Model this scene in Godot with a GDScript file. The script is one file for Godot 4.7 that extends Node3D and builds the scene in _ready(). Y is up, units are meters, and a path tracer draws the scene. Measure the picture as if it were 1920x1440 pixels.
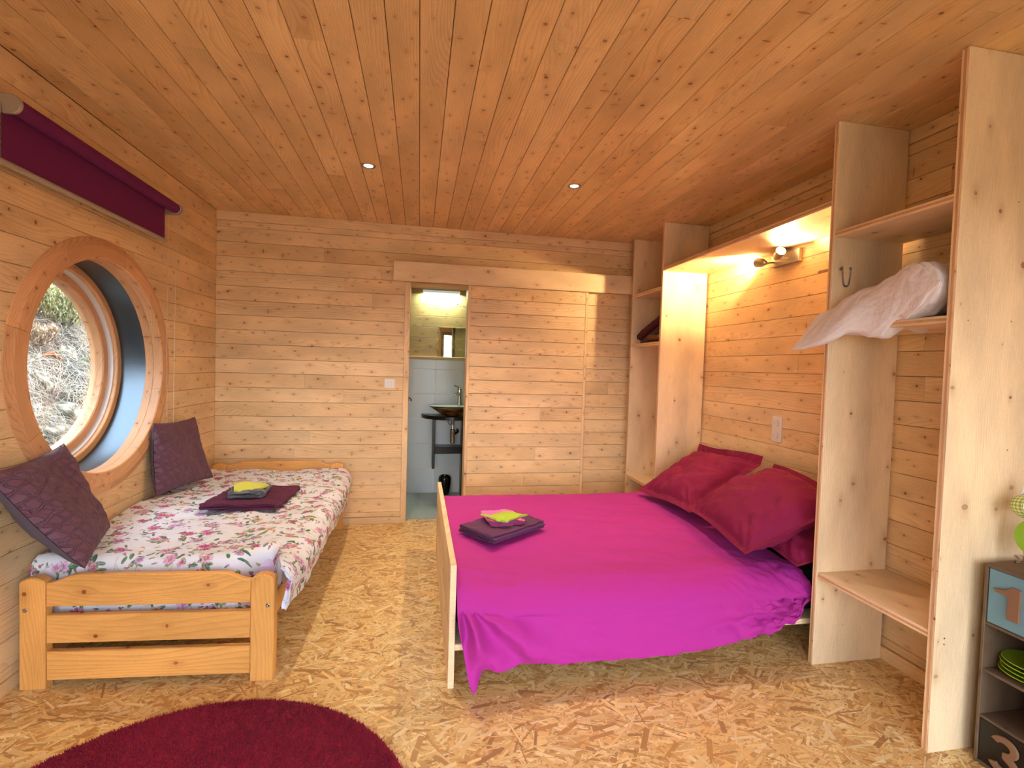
extends Node3D
# A timber room: x runs to the right along the back wall, y up, z towards the camera; the back wall stands at z = 0.

const W := 3.799      # right wall
const H := 2.5        # ceiling
const F := 5.1        # front wall, behind the camera
const PX := 3.409     # front edges of the built-in planks
const ROW := 0.1141   # cladding pitch
const ROW0 := 0.097   # first groove
const WIN := Vector2(1.288, 1.378)   # window centre: y, z
var M := {}
var used := {}
var rng := RandomNumberGenerator.new()

func _ready() -> void:
	rng.seed = 20
	setup_view()
	make_materials()
	build_shell()
	build_bathroom()
	build_outside()
	build_closets()
	build_single_bed()
	build_wall_bed()
	build_soft_things()
	build_fittings()
	build_cabinet()

func setup_view() -> void:
	var cam := Camera3D.new()
	cam.name = "camera"
	cam.fov = rad_to_deg(2.0 * atan(720.0 / 924.7))
	cam.near = 0.02
	cam.far = 200.0
	cam.transform = Transform3D(Basis(Vector3.UP, -0.1869) * Basis(Vector3.RIGHT, -0.0340) * Basis(Vector3.BACK, 0.0299), Vector3(1.5738, 1.3471, 4.2389))
	add_child(cam)
	var sky_mat := ProceduralSkyMaterial.new()
	sky_mat.sky_top_color = Color(0.86, 0.93, 1.0)
	sky_mat.sky_horizon_color = Color(0.97, 0.98, 1.0)
	sky_mat.ground_horizon_color = Color(0.80, 0.80, 0.78)
	sky_mat.ground_bottom_color = Color(0.40, 0.38, 0.35)
	sky_mat.sky_energy_multiplier = 1.0
	sky_mat.sun_angle_max = 0.0
	var sky := Sky.new()
	sky.sky_material = sky_mat
	var env := Environment.new()
	env.background_mode = Environment.BG_SKY
	env.sky = sky
	env.background_energy_multiplier = SKY_E
	env.tonemap_mode = Environment.TONE_MAPPER_LINEAR
	env.tonemap_exposure = EXPO
	env.sdfgi_enabled = true
	env.ssao_enabled = true
	env.ssil_enabled = true
	# sunshine on the bank outside; it comes over the roof from the back and enters no window
	var sun := DirectionalLight3D.new()
	sun.name = "sun"
	sun.light_color = Color(1.0, 0.95, 0.86)
	sun.light_energy = 0.9
	sun.light_angular_distance = 1.5
	sun.shadow_enabled = true
	sun.basis = Basis.looking_at(Vector3(-0.50, -0.80, 0.33), Vector3.UP)
	add_child(sun)
	var we := WorldEnvironment.new()
	we.name = "world_environment"
	we.environment = env
	add_child(we)

const SKY_E := 6.5
const EXPO := 1.7

# ------------------------------------------------------------------ helpers
func numbered(called: String) -> String:
	var n: int = used.get(called, 0)
	used[called] = n + 1
	return called if n == 0 else "%s_%03d" % [called, n]

func thing(called: String, label: String, category: String, at := Vector3.ZERO, turn := 0.0, group := "") -> Node3D:
	var o := Node3D.new()
	o.name = numbered(called)
	add_child(o, true)
	o.position = at
	o.rotation.y = turn
	tag(o, label, category, group)
	return o

func tag(o: Node, label: String, category: String, group := "") -> Node:
	o.set_meta("label", label)
	o.set_meta("category", category)
	if group != "":
		o.set_meta("group", group)
	return o

func part(called: String, mesh: Mesh, mat: Material, parent: Node, at := Vector3.ZERO, basis := Basis.IDENTITY) -> MeshInstance3D:
	var o := MeshInstance3D.new()
	o.name = called
	o.mesh = mesh
	o.material_override = mat
	o.transform = Transform3D(basis, at)
	o.cast_shadow = GeometryInstance3D.SHADOW_CASTING_SETTING_ON
	parent.add_child(o, true)
	return o

func struct(called: String, mesh: Mesh, mat: Material, at := Vector3.ZERO, basis := Basis.IDENTITY) -> MeshInstance3D:
	var o := part(called, mesh, mat, self, at, basis)
	o.set_meta("kind", "structure")
	return o

func struct_node(called: String) -> Node3D:
	var o := Node3D.new()
	o.name = called
	add_child(o, true)
	o.set_meta("kind", "structure")
	return o

func st_new() -> SurfaceTool:
	var st := SurfaceTool.new()
	st.begin(Mesh.PRIMITIVE_TRIANGLES)
	return st

func tri(st: SurfaceTool, a: Vector3, b: Vector3, c: Vector3, n: Vector3, ua := Vector2.ZERO, ub := Vector2.ZERO, uc := Vector2.ZERO) -> void:
	# a flat triangle that faces along n (front faces run clockwise)
	var f := (b - a).cross(c - a)
	if f.length_squared() < 1e-16:
		return
	if f.dot(n) < 0.0:
		f = -f
		st.set_normal(f.normalized()); st.set_uv(ua); st.add_vertex(a)
		st.set_normal(f.normalized()); st.set_uv(ub); st.add_vertex(b)
		st.set_normal(f.normalized()); st.set_uv(uc); st.add_vertex(c)
	else:
		st.set_normal(f.normalized()); st.set_uv(ua); st.add_vertex(a)
		st.set_normal(f.normalized()); st.set_uv(uc); st.add_vertex(c)
		st.set_normal(f.normalized()); st.set_uv(ub); st.add_vertex(b)

func quad(st: SurfaceTool, a: Vector3, b: Vector3, c: Vector3, d: Vector3, n: Vector3, uv := []) -> void:
	if uv.is_empty():
		tri(st, a, b, c, n); tri(st, a, c, d, n)
	else:
		tri(st, a, b, c, n, uv[0], uv[1], uv[2]); tri(st, a, c, d, n, uv[0], uv[2], uv[3])

# UV of a timber piece: the grain runs along axis g; strips of the atlas are 0.13 m wide and 2.8 m long
func wood_uv(p: Vector3, n: Vector3, g: int, off: Vector2) -> Vector2:
	var an := n.abs()
	var dom := an.max_axis_index()
	var across := 0
	for k in 3:
		if k != g and k != dom:
			across = k
	if dom == g:
		return Vector2(p[(g + 1) % 3] * 0.15 + off.x, p[(g + 2) % 3] / 2.08 + off.y)
	return Vector2(p[g] / 2.8 + off.x, p[across] / 2.08 + off.y)

func add_box(st: SurfaceTool, lo: Vector3, hi: Vector3, bev := 0.002, g := 0, off := Vector2.ZERO, xf := Transform3D.IDENTITY) -> void:
	# box with chamfered edges; uv from its own axes
	var c := (lo + hi) * 0.5
	var h := (hi - lo) * 0.5
	bev = minf(bev, minf(h.x, minf(h.y, h.z)) * 0.6)
	var emit := func(ps: Array, n: Vector3) -> void:
		var us := []
		var qs := []
		for p in ps:
			us.append(wood_uv(p, n, g, off))
			qs.append(xf * (p as Vector3))
		var nn: Vector3 = xf.basis * n
		if ps.size() == 4:
			quad(st, qs[0], qs[1], qs[2], qs[3], nn, us)
		else:
			tri(st, qs[0], qs[1], qs[2], nn, us[0], us[1], us[2])
	for a in 3:
		var b := (a + 1) % 3
		var d := (a + 2) % 3
		for s in [-1.0, 1.0]:
			var ps := []
			for q in [[-1, -1], [1, -1], [1, 1], [-1, 1]]:
				var p := c
				p[a] += s * h[a]
				p[b] += q[0] * (h[b] - bev)
				p[d] += q[1] * (h[d] - bev)
				ps.append(p)
			var n := Vector3.ZERO
			n[a] = s
			emit.call(ps, n)
		if bev > 0.0:
			for s in [-1.0, 1.0]:
				for t in [-1.0, 1.0]:   # edge along axis a, between faces b and d
					var ps := []
					for q in [[-1, 0], [1, 0], [1, 1], [-1, 1]]:
						var p := c
						p[a] += q[0] * (h[a] - bev)
						p[b] += s * (h[b] - (bev if q[1] == 0 else 0.0))
						p[d] += t * (h[d] - (0.0 if q[1] == 0 else bev))
						ps.append(p)
					var n := Vector3.ZERO
					n[b] = s * 1.01
					n[d] = t
					emit.call(ps, n)
	if bev > 0.0:
		for sx in [-1.0, 1.0]:
			for sy in [-1.0, 1.0]:
				for sz in [-1.0, 1.0]:
					var s := Vector3(sx, sy, sz)
					var ps := []
					for a in 3:
						var p := c
						for k in 3:
							p[k] += s[k] * (h[k] - (0.0 if k == a else bev))
						ps.append(p)
					emit.call(ps, s + Vector3(0.01, 0, 0) * s.x)

func box(size: Vector3, bev := 0.002, g := 0, off := Vector2.ZERO) -> ArrayMesh:
	# stands on its base, centred in x and z
	var st := st_new()
	add_box(st, Vector3(-size.x * 0.5, 0, -size.z * 0.5), Vector3(size.x * 0.5, size.y, size.z * 0.5), bev, g, off)
	return st.commit()

func wbox(lo: Vector3, hi: Vector3, bev := 0.002, g := 0, off := Vector2.ZERO) -> ArrayMesh:
	var st := st_new()
	add_box(st, lo, hi, bev, g, off)
	return st.commit()

func strip_off(k: int, centre_across: float, strips := 1, along := 0.5) -> Vector2:
	# where on the atlas a piece lies: its middle on the middle of strip k (strips of 0.13 m)
	return Vector2(along, ((k + 0.5 * strips) * 0.13 - centre_across) / 2.08)

# a board or panel cut to any outline: u along it, v across it, thickness towards +n; the long edges get a small chamfer
func board_mesh(poly: PackedVector2Array, thick: float, ch: float, vlo: float, vhi: float, off: Vector2, ulo := -INF, uhi := INF) -> ArrayMesh:
	var st := st_new()
	var n := poly.size()
	if Geometry2D.is_polygon_clockwise(poly):
		poly.reverse()
	var top := PackedVector2Array()
	for p in poly:
		top.append(Vector2(clampf(p.x, ulo + ch, uhi - ch), clampf(p.y, vlo + ch, vhi - ch)))
	var uv := func(p: Vector2) -> Vector2: return Vector2(p.x / 2.8 + off.x, (p.y - (vlo + vhi) * 0.5) / 2.08 + off.y)
	var idx := Geometry2D.triangulate_polygon(top)
	for k in range(0, idx.size(), 3):
		var a := top[idx[k]]
		var b := top[idx[k + 1]]
		var c := top[idx[k + 2]]
		tri(st, Vector3(a.x, a.y, thick), Vector3(b.x, b.y, thick), Vector3(c.x, c.y, thick), Vector3.BACK, uv.call(a), uv.call(b), uv.call(c))
	for k in n:
		var a := poly[k]
		var b := poly[(k + 1) % n]
		var ta := top[k]
		var tb := top[(k + 1) % n]
		var e := b - a
		var out := Vector3(e.y, -e.x, 0).normalized()
		var ua: Vector2 = uv.call(a)
		var ub: Vector2 = uv.call(b)
		quad(st, Vector3(a.x, a.y, 0), Vector3(b.x, b.y, 0), Vector3(b.x, b.y, thick - ch), Vector3(a.x, a.y, thick - ch), out, [ua, ub, ub, ua])
		quad(st, Vector3(a.x, a.y, thick - ch), Vector3(b.x, b.y, thick - ch), Vector3(tb.x, tb.y, thick), Vector3(ta.x, ta.y, thick), out + Vector3(0, 0, 0.5), [ua, ub, uv.call(tb), uv.call(ta)])
	return st.commit()

func rect2(a: float, b: float, c: float, d: float) -> PackedVector2Array:
	return PackedVector2Array([Vector2(a, c), Vector2(b, c), Vector2(b, d), Vector2(a, d)])

# rows of boards on a face: origin + u * eu + v * ev; levels = edges of the rows; holes are cut out
func clad(parent: Node, called: String, basis: Basis, origin: Vector3, u0: float, u1: float, levels: Array, mats: Array, thick: float, holes := [], gap := 0.0022, joint_seed := 1, maxlen := 2.7, strips_from := 0, strips_n := 8) -> void:
	var r := RandomNumberGenerator.new()
	r.seed = joint_seed
	for k in levels.size() - 1:
		var v0: float = levels[k]
		var v1: float = levels[k + 1]
		var cuts := [u0]
		var at: float = u0 + r.randf_range(0.5, maxlen)
		while at < u1 - 0.25:
			cuts.append(at)
			at += r.randf_range(1.7, maxlen)
		cuts.append(u1)
		for c in cuts.size() - 1:
			var a: float = cuts[c]
			var b: float = cuts[c + 1]
			var pieces := [rect2(a + 0.0004, b - 0.0004, v0 + gap * 0.5, v1 - gap * 0.5)]
			for hole in holes:
				var rest := []
				for p in pieces:
					rest.append_array(Geometry2D.clip_polygons(p, hole))
				pieces = rest
			var strip := strips_from + r.randi() % strips_n
			var off := Vector2(r.randf() * maxf(0.0, 1.0 - (b - a) / 2.8) - a / 2.8, (strip + 0.5) / 16.0)
			var m: Material = mats[r.randi() % mats.size()]
			for p in pieces:
				if p.size() >= 3 and not Geometry2D.triangulate_polygon(p).is_empty():
					part(called, board_mesh(p, thick, 0.0016, v0 + gap * 0.5, v1 - gap * 0.5, off), m, parent, origin, basis)

# lathe: profile of (radius, height) from bottom to top round y
func add_lathe(st: SurfaceTool, prof: Array, seg := 32, xf := Transform3D.IDENTITY, sq := Vector2.ONE) -> void:
	var n := prof.size()
	var rows := []
	for i in n:
		var row := []
		for k in seg + 1:
			var a := TAU * k / seg
			row.append(xf * Vector3(cos(a) * prof[i].x * sq.x, prof[i].y, sin(a) * prof[i].x * sq.y))
		rows.append(row)
	add_grid(st, rows, true)

# a smooth sheet through rows of points (faces point so that (next row - this) x (next point - this) is outward); uv over 0..1 unless given
func add_grid(st: SurfaceTool, rows: Array, closed := false, uvs := [], flip := false) -> void:
	var n := rows.size()
	var m: int = rows[0].size()
	var nor := []
	for i in n:
		var line := []
		for j in m:
			var i0 := maxi(i - 1, 0)
			var i1 := mini(i + 1, n - 1)
			var j0 := j - 1
			var j1 := j + 1
			if closed:
				j0 = (j0 + m - 1) % (m - 1) if j0 < 0 else j0
				j1 = 1 if j1 >= m else j1
			else:
				j0 = maxi(j0, 0)
				j1 = mini(j1, m - 1)
			var du: Vector3 = rows[i1][j] - rows[i0][j]
			var dv: Vector3 = rows[i][j1] - rows[i][j0]
			if dv.length_squared() < 1e-12:
				var ia := i + 1 if i < n / 2 else i - 1
				dv = (rows[ia][j1] as Vector3) - rows[ia][j0]
			if du.length_squared() < 1e-12:
				du = Vector3.UP
			var nn := du.cross(dv)
			if nn.length_squared() < 1e-18:
				nn = Vector3.UP
			nn = nn.normalized()
			line.append(-nn if flip else nn)
		nor.append(line)
	var base := Vector2(m - 1, n - 1)
	for i in n - 1:
		for j in m - 1:
			var q := [[i, j], [i, j + 1], [i + 1, j + 1], [i + 1, j]]
			for t in [[0, 1, 2], [0, 2, 3]]:
				var a: Vector3 = rows[q[t[0]][0]][q[t[0]][1]]
				var b: Vector3 = rows[q[t[1]][0]][q[t[1]][1]]
				var c: Vector3 = rows[q[t[2]][0]][q[t[2]][1]]
				var f := (b - a).cross(c - a)
				if f.length_squared() < 1e-18:
					continue
				var sum: Vector3 = nor[q[t[0]][0]][q[t[0]][1]] + nor[q[t[1]][0]][q[t[1]][1]] + nor[q[t[2]][0]][q[t[2]][1]]
				var order: Array = t if f.dot(sum) < 0.0 else [t[0], t[2], t[1]]
				for k in order:
					st.set_normal(nor[q[k][0]][q[k][1]])
					st.set_uv(uvs[q[k][0]][q[k][1]] if not uvs.is_empty() else Vector2(q[k][1] / base.x, q[k][0] / base.y))
					st.add_vertex(rows[q[k][0]][q[k][1]])

func lathe(prof: Array, seg := 32, sq := Vector2.ONE) -> ArrayMesh:
	var st := st_new()
	add_lathe(st, prof, seg, Transform3D.IDENTITY, sq)
	return st.commit()

# a round bar through points; ends closed
func add_tube(st: SurfaceTool, pts: Array, rad: float, seg := 10) -> void:
	var rows := []
	var n := pts.size()
	var up := Vector3(0.123, 0.97, 0.21).normalized()
	var ring := func(c: Vector3, d: Vector3, r: float) -> Array:
		var a := d.cross(up)
		if a.length() < 0.01:
			a = d.cross(Vector3.RIGHT)
		a = a.normalized()
		var b := a.cross(d).normalized()
		var row := []
		for k in seg + 1:
			var t := TAU * k / seg
			row.append(c + (a * cos(t) + b * sin(t)) * r)
		return row
	for i in n:
		var d: Vector3 = ((pts[mini(i + 1, n - 1)] as Vector3) - pts[maxi(i - 1, 0)]).normalized()
		if i == 0:
			rows.append(ring.call(pts[0] - d * 0.0001, d, rad * 0.02))
			rows.append(ring.call(pts[0], d, rad * 0.92))
			rows.append(ring.call(pts[0] + d * rad * 0.08, d, rad))
		elif i == n - 1:
			rows.append(ring.call(pts[i] - d * rad * 0.08, d, rad))
			rows.append(ring.call(pts[i], d, rad * 0.92))
			rows.append(ring.call(pts[i] + d * 0.0001, d, rad * 0.02))
		else:
			rows.append(ring.call(pts[i], d, rad))
	add_grid(st, rows, true)

func tube(pts: Array, rad: float, seg := 10) -> ArrayMesh:
	var st := st_new()
	add_tube(st, pts, rad, seg)
	return st.commit()

# an outline in the xy plane, extruded from z0 to z1 with a chamfered front rim
func add_prism(st: SurfaceTool, poly: PackedVector2Array, z0: float, z1: float, ch := 0.0, xf := Transform3D.IDENTITY, g := -1, off := Vector2.ZERO) -> void:
	if Geometry2D.is_polygon_clockwise(poly):
		poly.reverse()
	var inner := poly.duplicate()
	if ch > 0.0:
		var n0 := poly.size()
		for k in n0:
			var a := (poly[k] - poly[(k + n0 - 1) % n0]).normalized()
			var b := (poly[(k + 1) % n0] - poly[k]).normalized()
			var nn := (Vector2(-a.y, a.x) + Vector2(-b.y, b.x)).normalized()
			inner[k] = poly[k] + nn * ch
	var uv := func(p: Vector3, n: Vector3) -> Vector2: return wood_uv(p, n, g, off) if g >= 0 else Vector2(p.x, p.y)
	var put := func(a: Vector3, b: Vector3, c: Vector3, n: Vector3) -> void:
		tri(st, xf * a, xf * b, xf * c, xf.basis * n, uv.call(a, n), uv.call(b, n), uv.call(c, n))
	for side in [0, 1]:
		var z := z1 if side == 1 else z0
		var ring := inner if side == 1 else poly
		var idx := Geometry2D.triangulate_polygon(ring)
		for k in range(0, idx.size(), 3):
			var a := ring[idx[k]]
			var b := ring[idx[k + 1]]
			var c := ring[idx[k + 2]]
			put.call(Vector3(a.x, a.y, z), Vector3(b.x, b.y, z), Vector3(c.x, c.y, z), Vector3(0, 0, 1 if side == 1 else -1))
	var m := poly.size()
	for k in m:
		var a := poly[k]
		var b := poly[(k + 1) % m]
		var ia := inner[k]
		var ib := inner[(k + 1) % m]
		var out := Vector3(b.y - a.y, a.x - b.x, 0).normalized()
		var p := [Vector3(a.x, a.y, z0), Vector3(b.x, b.y, z0), Vector3(b.x, b.y, z1 - ch), Vector3(a.x, a.y, z1 - ch)]
		put.call(p[0], p[1], p[2], out); put.call(p[0], p[2], p[3], out)
		if ch > 0.0:
			var o2 := out + Vector3(0, 0, 0.6)
			put.call(p[3], p[2], Vector3(ib.x, ib.y, z1), o2); put.call(p[3], Vector3(ib.x, ib.y, z1), Vector3(ia.x, ia.y, z1), o2)

func prism(poly: PackedVector2Array, z0: float, z1: float, ch := 0.0, g := -1, off := Vector2.ZERO) -> ArrayMesh:
	var st := st_new()
	add_prism(st, poly, z0, z1, ch, Transform3D.IDENTITY, g, off)
	return st.commit()

func circle2(c: Vector2, r: float, n := 64) -> PackedVector2Array:
	var p := PackedVector2Array()
	for k in n:
		p.append(c + Vector2(cos(TAU * k / n), sin(TAU * k / n)) * r)
	return p

# a ring with a lathed cross-section, its axis along x: profile of (radius, x)
func add_ring_x(st: SurfaceTool, prof: Array, centre: Vector3, seg := 96, grain := true, a0 := 0.0, a1 := TAU) -> void:
	var rows := []
	var uvs := []
	var run := 0.0
	for i in prof.size():
		var row := []
		var uv := []
		if i > 0:
			run += (prof[i] - prof[i - 1] as Vector2).length()
		for k in seg + 1:
			var a := lerpf(a0, a1, float(k) / seg)
			row.append(centre + Vector3(prof[i].y, sin(a) * prof[i].x, cos(a) * prof[i].x))
			uv.append(Vector2(a * 0.6 / 2.8, run / 2.08))
		rows.append(row)
		uvs.append(uv)
	# flat facets between profile points
	for i in rows.size() - 1:
		add_grid(st, [rows[i], rows[i + 1]], is_equal_approx(a1 - a0, TAU), [uvs[i], uvs[i + 1]])

func noise3(seed_: int, freq: float, oct := 3) -> FastNoiseLite:
	var n := FastNoiseLite.new()
	n.seed = seed_
	n.frequency = freq
	n.noise_type = FastNoiseLite.TYPE_SIMPLEX_SMOOTH
	n.fractal_octaves = oct
	return n

# ------------------------------------------------------------------ materials
func mat(albedo: Color, rough := 0.6, tex: Texture2D = null, metal := 0.0) -> StandardMaterial3D:
	var m := StandardMaterial3D.new()
	m.albedo_color = albedo
	m.roughness = rough
	m.metallic = metal
	if tex:
		m.albedo_texture = tex
	return m

func stretched(w: int, h: int, sx: int, sy: int, freq: float, seed_: int, oct := 2) -> PackedByteArray:
	var n := noise3(seed_, freq, oct)
	var im := n.get_image(w / sx, h / sy, false, false, true)
	im.convert(Image.FORMAT_L8)
	im.resize(w, h, Image.INTERPOLATE_CUBIC)
	return im.get_data()

# timber atlas: strips of boards 2.8 m long and 0.13 m wide, tinted by the materials that use it
func wood_atlas(w: int, h: int, strips: int, seed_: int, bold_from: int) -> ImageTexture:
	var r := RandomNumberGenerator.new()
	r.seed = seed_
	var sh := h / strips
	var fib := stretched(w, h, 16, 1, 0.22, seed_ + 1)
	var fine := stretched(w, h, 4, 1, 0.4, seed_ + 4, 1)
	var warp := stretched(w, h, 32, 8, 0.035, seed_ + 2, 2)
	var blot := stretched(w, h, 16, 8, 0.03, seed_ + 3, 3)
	var disp := PackedFloat32Array()
	disp.resize(w * h)
	var dark := PackedFloat32Array()
	dark.resize(w * h)
	for s in strips:
		var count := r.randi_range(16, 30) if s < bold_from else r.randi_range(6, 10)
		var x := 0.0
		for k in count:
			x += w / float(count) * r.randf_range(0.25, 1.75)
			var kx := int(x) % w
			var ky := s * sh + r.randi_range(int(sh * 0.08), int(sh * 0.92))
			var rad := r.randf_range(2.2, 4.6) if r.randf() < 0.65 else r.randf_range(4.5, 7.5)
			if s >= bold_from:
				rad = r.randf_range(4.5, 9.0) if s < bold_from + 4 else r.randf_range(5.0, 12.0)
			if s >= bold_from + 4 and r.randf() < 0.4:
				rad = r.randf_range(1.4, 2.6)
			var slash := r.randf() < 0.06 and s < bold_from
			var ex := rad * (0.85 if not slash else 0.6)
			var ey := rad * (r.randf_range(0.7, 1.15) if not slash else 3.2)
			var depth := r.randf_range(0.35, 1.0)
			var reach := int(rad * 7.0)
			for j in range(maxi(ky - reach, s * sh), mini(ky + reach, (s + 1) * sh)):
				for i in range(maxi(kx - reach * 2, 0), mini(kx + reach * 2, w)):
					var dx := (i - kx) * 1.34
					var dy := j - ky
					var e := sqrt(dx * dx / (ex * ex) + dy * dy / (ey * ey))
					var at := j * w + i
					if e < 1.5:
						dark[at] = maxf(dark[at], depth * clampf((1.45 - e) * 2.2, 0.0, 1.0) * (0.8 + 0.2 * sin(e * 9.0)))
					var g := exp(-(dx * dx * 0.22 + dy * dy) / (rad * rad * 5.0))
					disp[at] += signf(dy + 0.01) * g * rad * 1.5
					dark[at] = maxf(dark[at], 0.16 * g)
	var data := PackedByteArray()
	data.resize(w * h * 3)
	for s in strips:
		var period := r.randf_range(8.0, 17.0)
		var amp := r.randf_range(0.2, 0.45)
		var tone := r.randf_range(0.965, 1.0)
		var shift := r.randf_range(0.0, 100.0)
		var swing := r.randf_range(20.0, 70.0)
		if s >= bold_from:
			period = r.randf_range(10.0, 22.0)
			swing = r.randf_range(40.0, 120.0)
			amp = r.randf_range(0.3, 0.5)
		if s >= bold_from + 4:
			period = r.randf_range(4.5, 7.5)
			swing = r.randf_range(8.0, 22.0)
			amp = r.randf_range(0.22, 0.34)
		for j in sh:
			var row := (s * sh + j) * w
			for i in w:
				var at := row + i
				var q := (j + shift + (warp[at] - 128) * 0.0078 * swing - disp[at]) / period
				q = q - floorf(q)
				var ring := q * q * q * amp
				var t := (tone + (fib[at] - 128) * 0.0003 + (fine[at] - 128) * 0.0002 + (blot[at] - 128) * 0.0006)
				var d := dark[at]
				var red := (248.0 - ring * 44.0) * t
				var grn := (230.0 - ring * 66.0) * t
				var blu := (204.0 - ring * 84.0) * t
				red += (118.0 - red) * d
				grn += (70.0 - grn) * d
				blu += (38.0 - blu) * d
				at *= 3
				data[at] = clampi(int(red), 0, 255)
				data[at + 1] = clampi(int(grn), 0, 255)
				data[at + 2] = clampi(int(blu), 0, 255)
	var im := Image.create_from_data(w, h, false, Image.FORMAT_RGB8, data)
	return ImageTexture.create_from_image(im)

# strand board: overlapping flakes of wood at every angle
func osb_texture(n: int, count: int) -> ImageTexture:
	var r := RandomNumberGenerator.new()
	r.seed = 77
	var data := PackedByteArray()
	data.resize(n * n * 3)
	for i in n * n:
		data[i * 3] = 205; data[i * 3 + 1] = 158; data[i * 3 + 2] = 102
	var pal := [[240, 206, 150], [234, 198, 138], [244, 216, 166], [226, 184, 122], [238, 202, 140], [216, 170, 108], [242, 208, 148], [198, 148, 90], [234, 190, 124], [246, 220, 174], [236, 200, 142], [180, 134, 86]]
	var per := n / 2.6 / 1000.0   # pixels per millimetre
	for k in count:
		var ln := r.randf_range(45.0, 130.0) * per
		var wd := r.randf_range(3.0, 20.0) * per
		if r.randf() < 0.45:
			wd *= 0.35
		var ang := r.randfn(0.0, 0.75)
		var cx := r.randf() * n
		var cy := r.randf() * n
		var c: Array = pal[r.randi() % pal.size()]
		var tone := r.randf_range(0.95, 1.05)
		var ux := cos(ang)
		var uy := sin(ang)
		var skew := r.randf_range(-0.4, 0.4)
		var vs := int(wd / 0.7)
		for b in vs + 1:
			var v := b * 0.7 - wd * 0.5
			var streak := tone * (1.0 + 0.05 * sin(v * 2.1 + k) + r.randf_range(-0.035, 0.035))
			if b == 0 or b == vs:
				streak *= 0.93
			var c0 := clampi(int(c[0] * streak), 0, 255)
			var c1 := clampi(int(c[1] * streak), 0, 255)
			var c2 := clampi(int(c[2] * streak), 0, 255)
			var x := cx - ux * (ln * 0.5 + v * skew) - uy * v
			var y := cy - uy * (ln * 0.5 + v * skew) + ux * v
			var jag := r.randf_range(0.0, 6.0)
			x += ux * jag
			y += uy * jag
			for a in int((ln - jag) / 0.75):
				var at := (posmod(int(y), n) * n + posmod(int(x), n)) * 3
				data[at] = c0; data[at + 1] = c1; data[at + 2] = c2
				x += ux * 0.75
				y += uy * 0.75
	return ImageTexture.create_from_image(Image.create_from_data(n, n, false, Image.FORMAT_RGB8, data))

func noise_tex(seed_: int, freq: float, bump := -1.0, size := 256, oct := 3) -> Texture2D:
	var im := noise3(seed_, freq, oct).get_seamless_image(size, size)
	if bump > 0.0:
		im.bump_map_to_normal_map(bump)
	return ImageTexture.create_from_image(im)

func make_materials() -> void:
	var t0 := Time.get_ticks_msec()
	var wood := wood_atlas(2048, 2048, 16, 5, 8)
	print("wood ", Time.get_ticks_msec() - t0)
	var osb := osb_texture(2048, 21000)
	print("osb ", Time.get_ticks_msec() - t0)
	M.wood_tex = wood
	M.clad = []
	for c in [Color(0.975, 0.91, 0.79), Color(0.97, 0.90, 0.77), Color(0.98, 0.92, 0.81), Color(0.965, 0.89, 0.76)]:
		M.clad.append(mat(c, 0.48, wood))
	M.ceil = []
	for c in [Color(0.955, 0.86, 0.70), Color(0.945, 0.845, 0.68), Color(0.96, 0.87, 0.72), Color(0.935, 0.83, 0.66)]:
		M.ceil.append(mat(c, 0.42, wood))
	M.plank = mat(Color(1.0, 0.965, 0.89), 0.55, wood)
	M.plank_edge = mat(Color(0.88, 0.74, 0.60), 0.6, wood)
	M.pine = mat(Color(0.94, 0.75, 0.48), 0.35, wood)
	M.pine_ring = mat(Color(0.87, 0.66, 0.42), 0.42, wood)
	M.ring = []
	for c in [Color(0.92, 0.76, 0.62), Color(0.90, 0.74, 0.60), Color(0.94, 0.79, 0.65)]:
		M.ring.append(mat(c, 0.42, wood))
	M.groove = mat(Color(0.36, 0.22, 0.11), 0.9)
	M.bath_clad = [mat(Color(0.86, 0.80, 0.62), 0.5, wood)]
	M.osb = mat(Color(0.96, 0.965, 0.94), 0.38, osb)
	M.render_wall = mat(Color(0.55, 0.50, 0.44), 0.9)
	M.steel_blue = mat(Color(0.37, 0.42, 0.46), 0.28, null, 0.85)
	M.seal = mat(Color(0.92, 0.93, 0.94), 0.4)
	M.rubber = mat(Color(0.03, 0.03, 0.035), 0.6)
	M.red_frame = mat(Color(0.36, 0.13, 0.06), 0.45)
	var g := mat(Color(0.9, 0.95, 0.95, 0.06), 0.02)
	g.transparency = BaseMaterial3D.TRANSPARENCY_ALPHA
	M.glass = g
	M.white_plastic = mat(Color(0.90, 0.88, 0.86), 0.35)
	M.tile = mat(Color(0.86, 0.90, 0.92), 0.25)
	M.grout = mat(Color(0.98, 0.98, 0.98), 0.8)
	M.floor_tile = mat(Color(0.62, 0.69, 0.70), 0.35)
	M.chrome = mat(Color(0.80, 0.80, 0.80), 0.12, null, 1.0)
	M.brushed = mat(Color(0.70, 0.67, 0.62), 0.35, null, 0.8)
	M.white_steel = mat(Color(0.70, 0.66, 0.60), 0.4, null, 0.3)
	M.dark_sheet = mat(Color(0.03, 0.035, 0.06), 0.9)
	M.steel = mat(Color(0.62, 0.62, 0.60), 0.3, null, 1.0)
	M.black_wood = mat(Color(0.035, 0.028, 0.026), 0.3)
	M.black_gloss = mat(Color(0.02, 0.018, 0.016), 0.08)

# ------------------------------------------------------------------ the room
func levels_wall(top := 2.425) -> Array:
	var l := [0.055, ROW0]
	var y := ROW0 + ROW
	while y < top - 0.03:
		l.append(y)
		y += ROW
	l.append(top)
	return l

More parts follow.
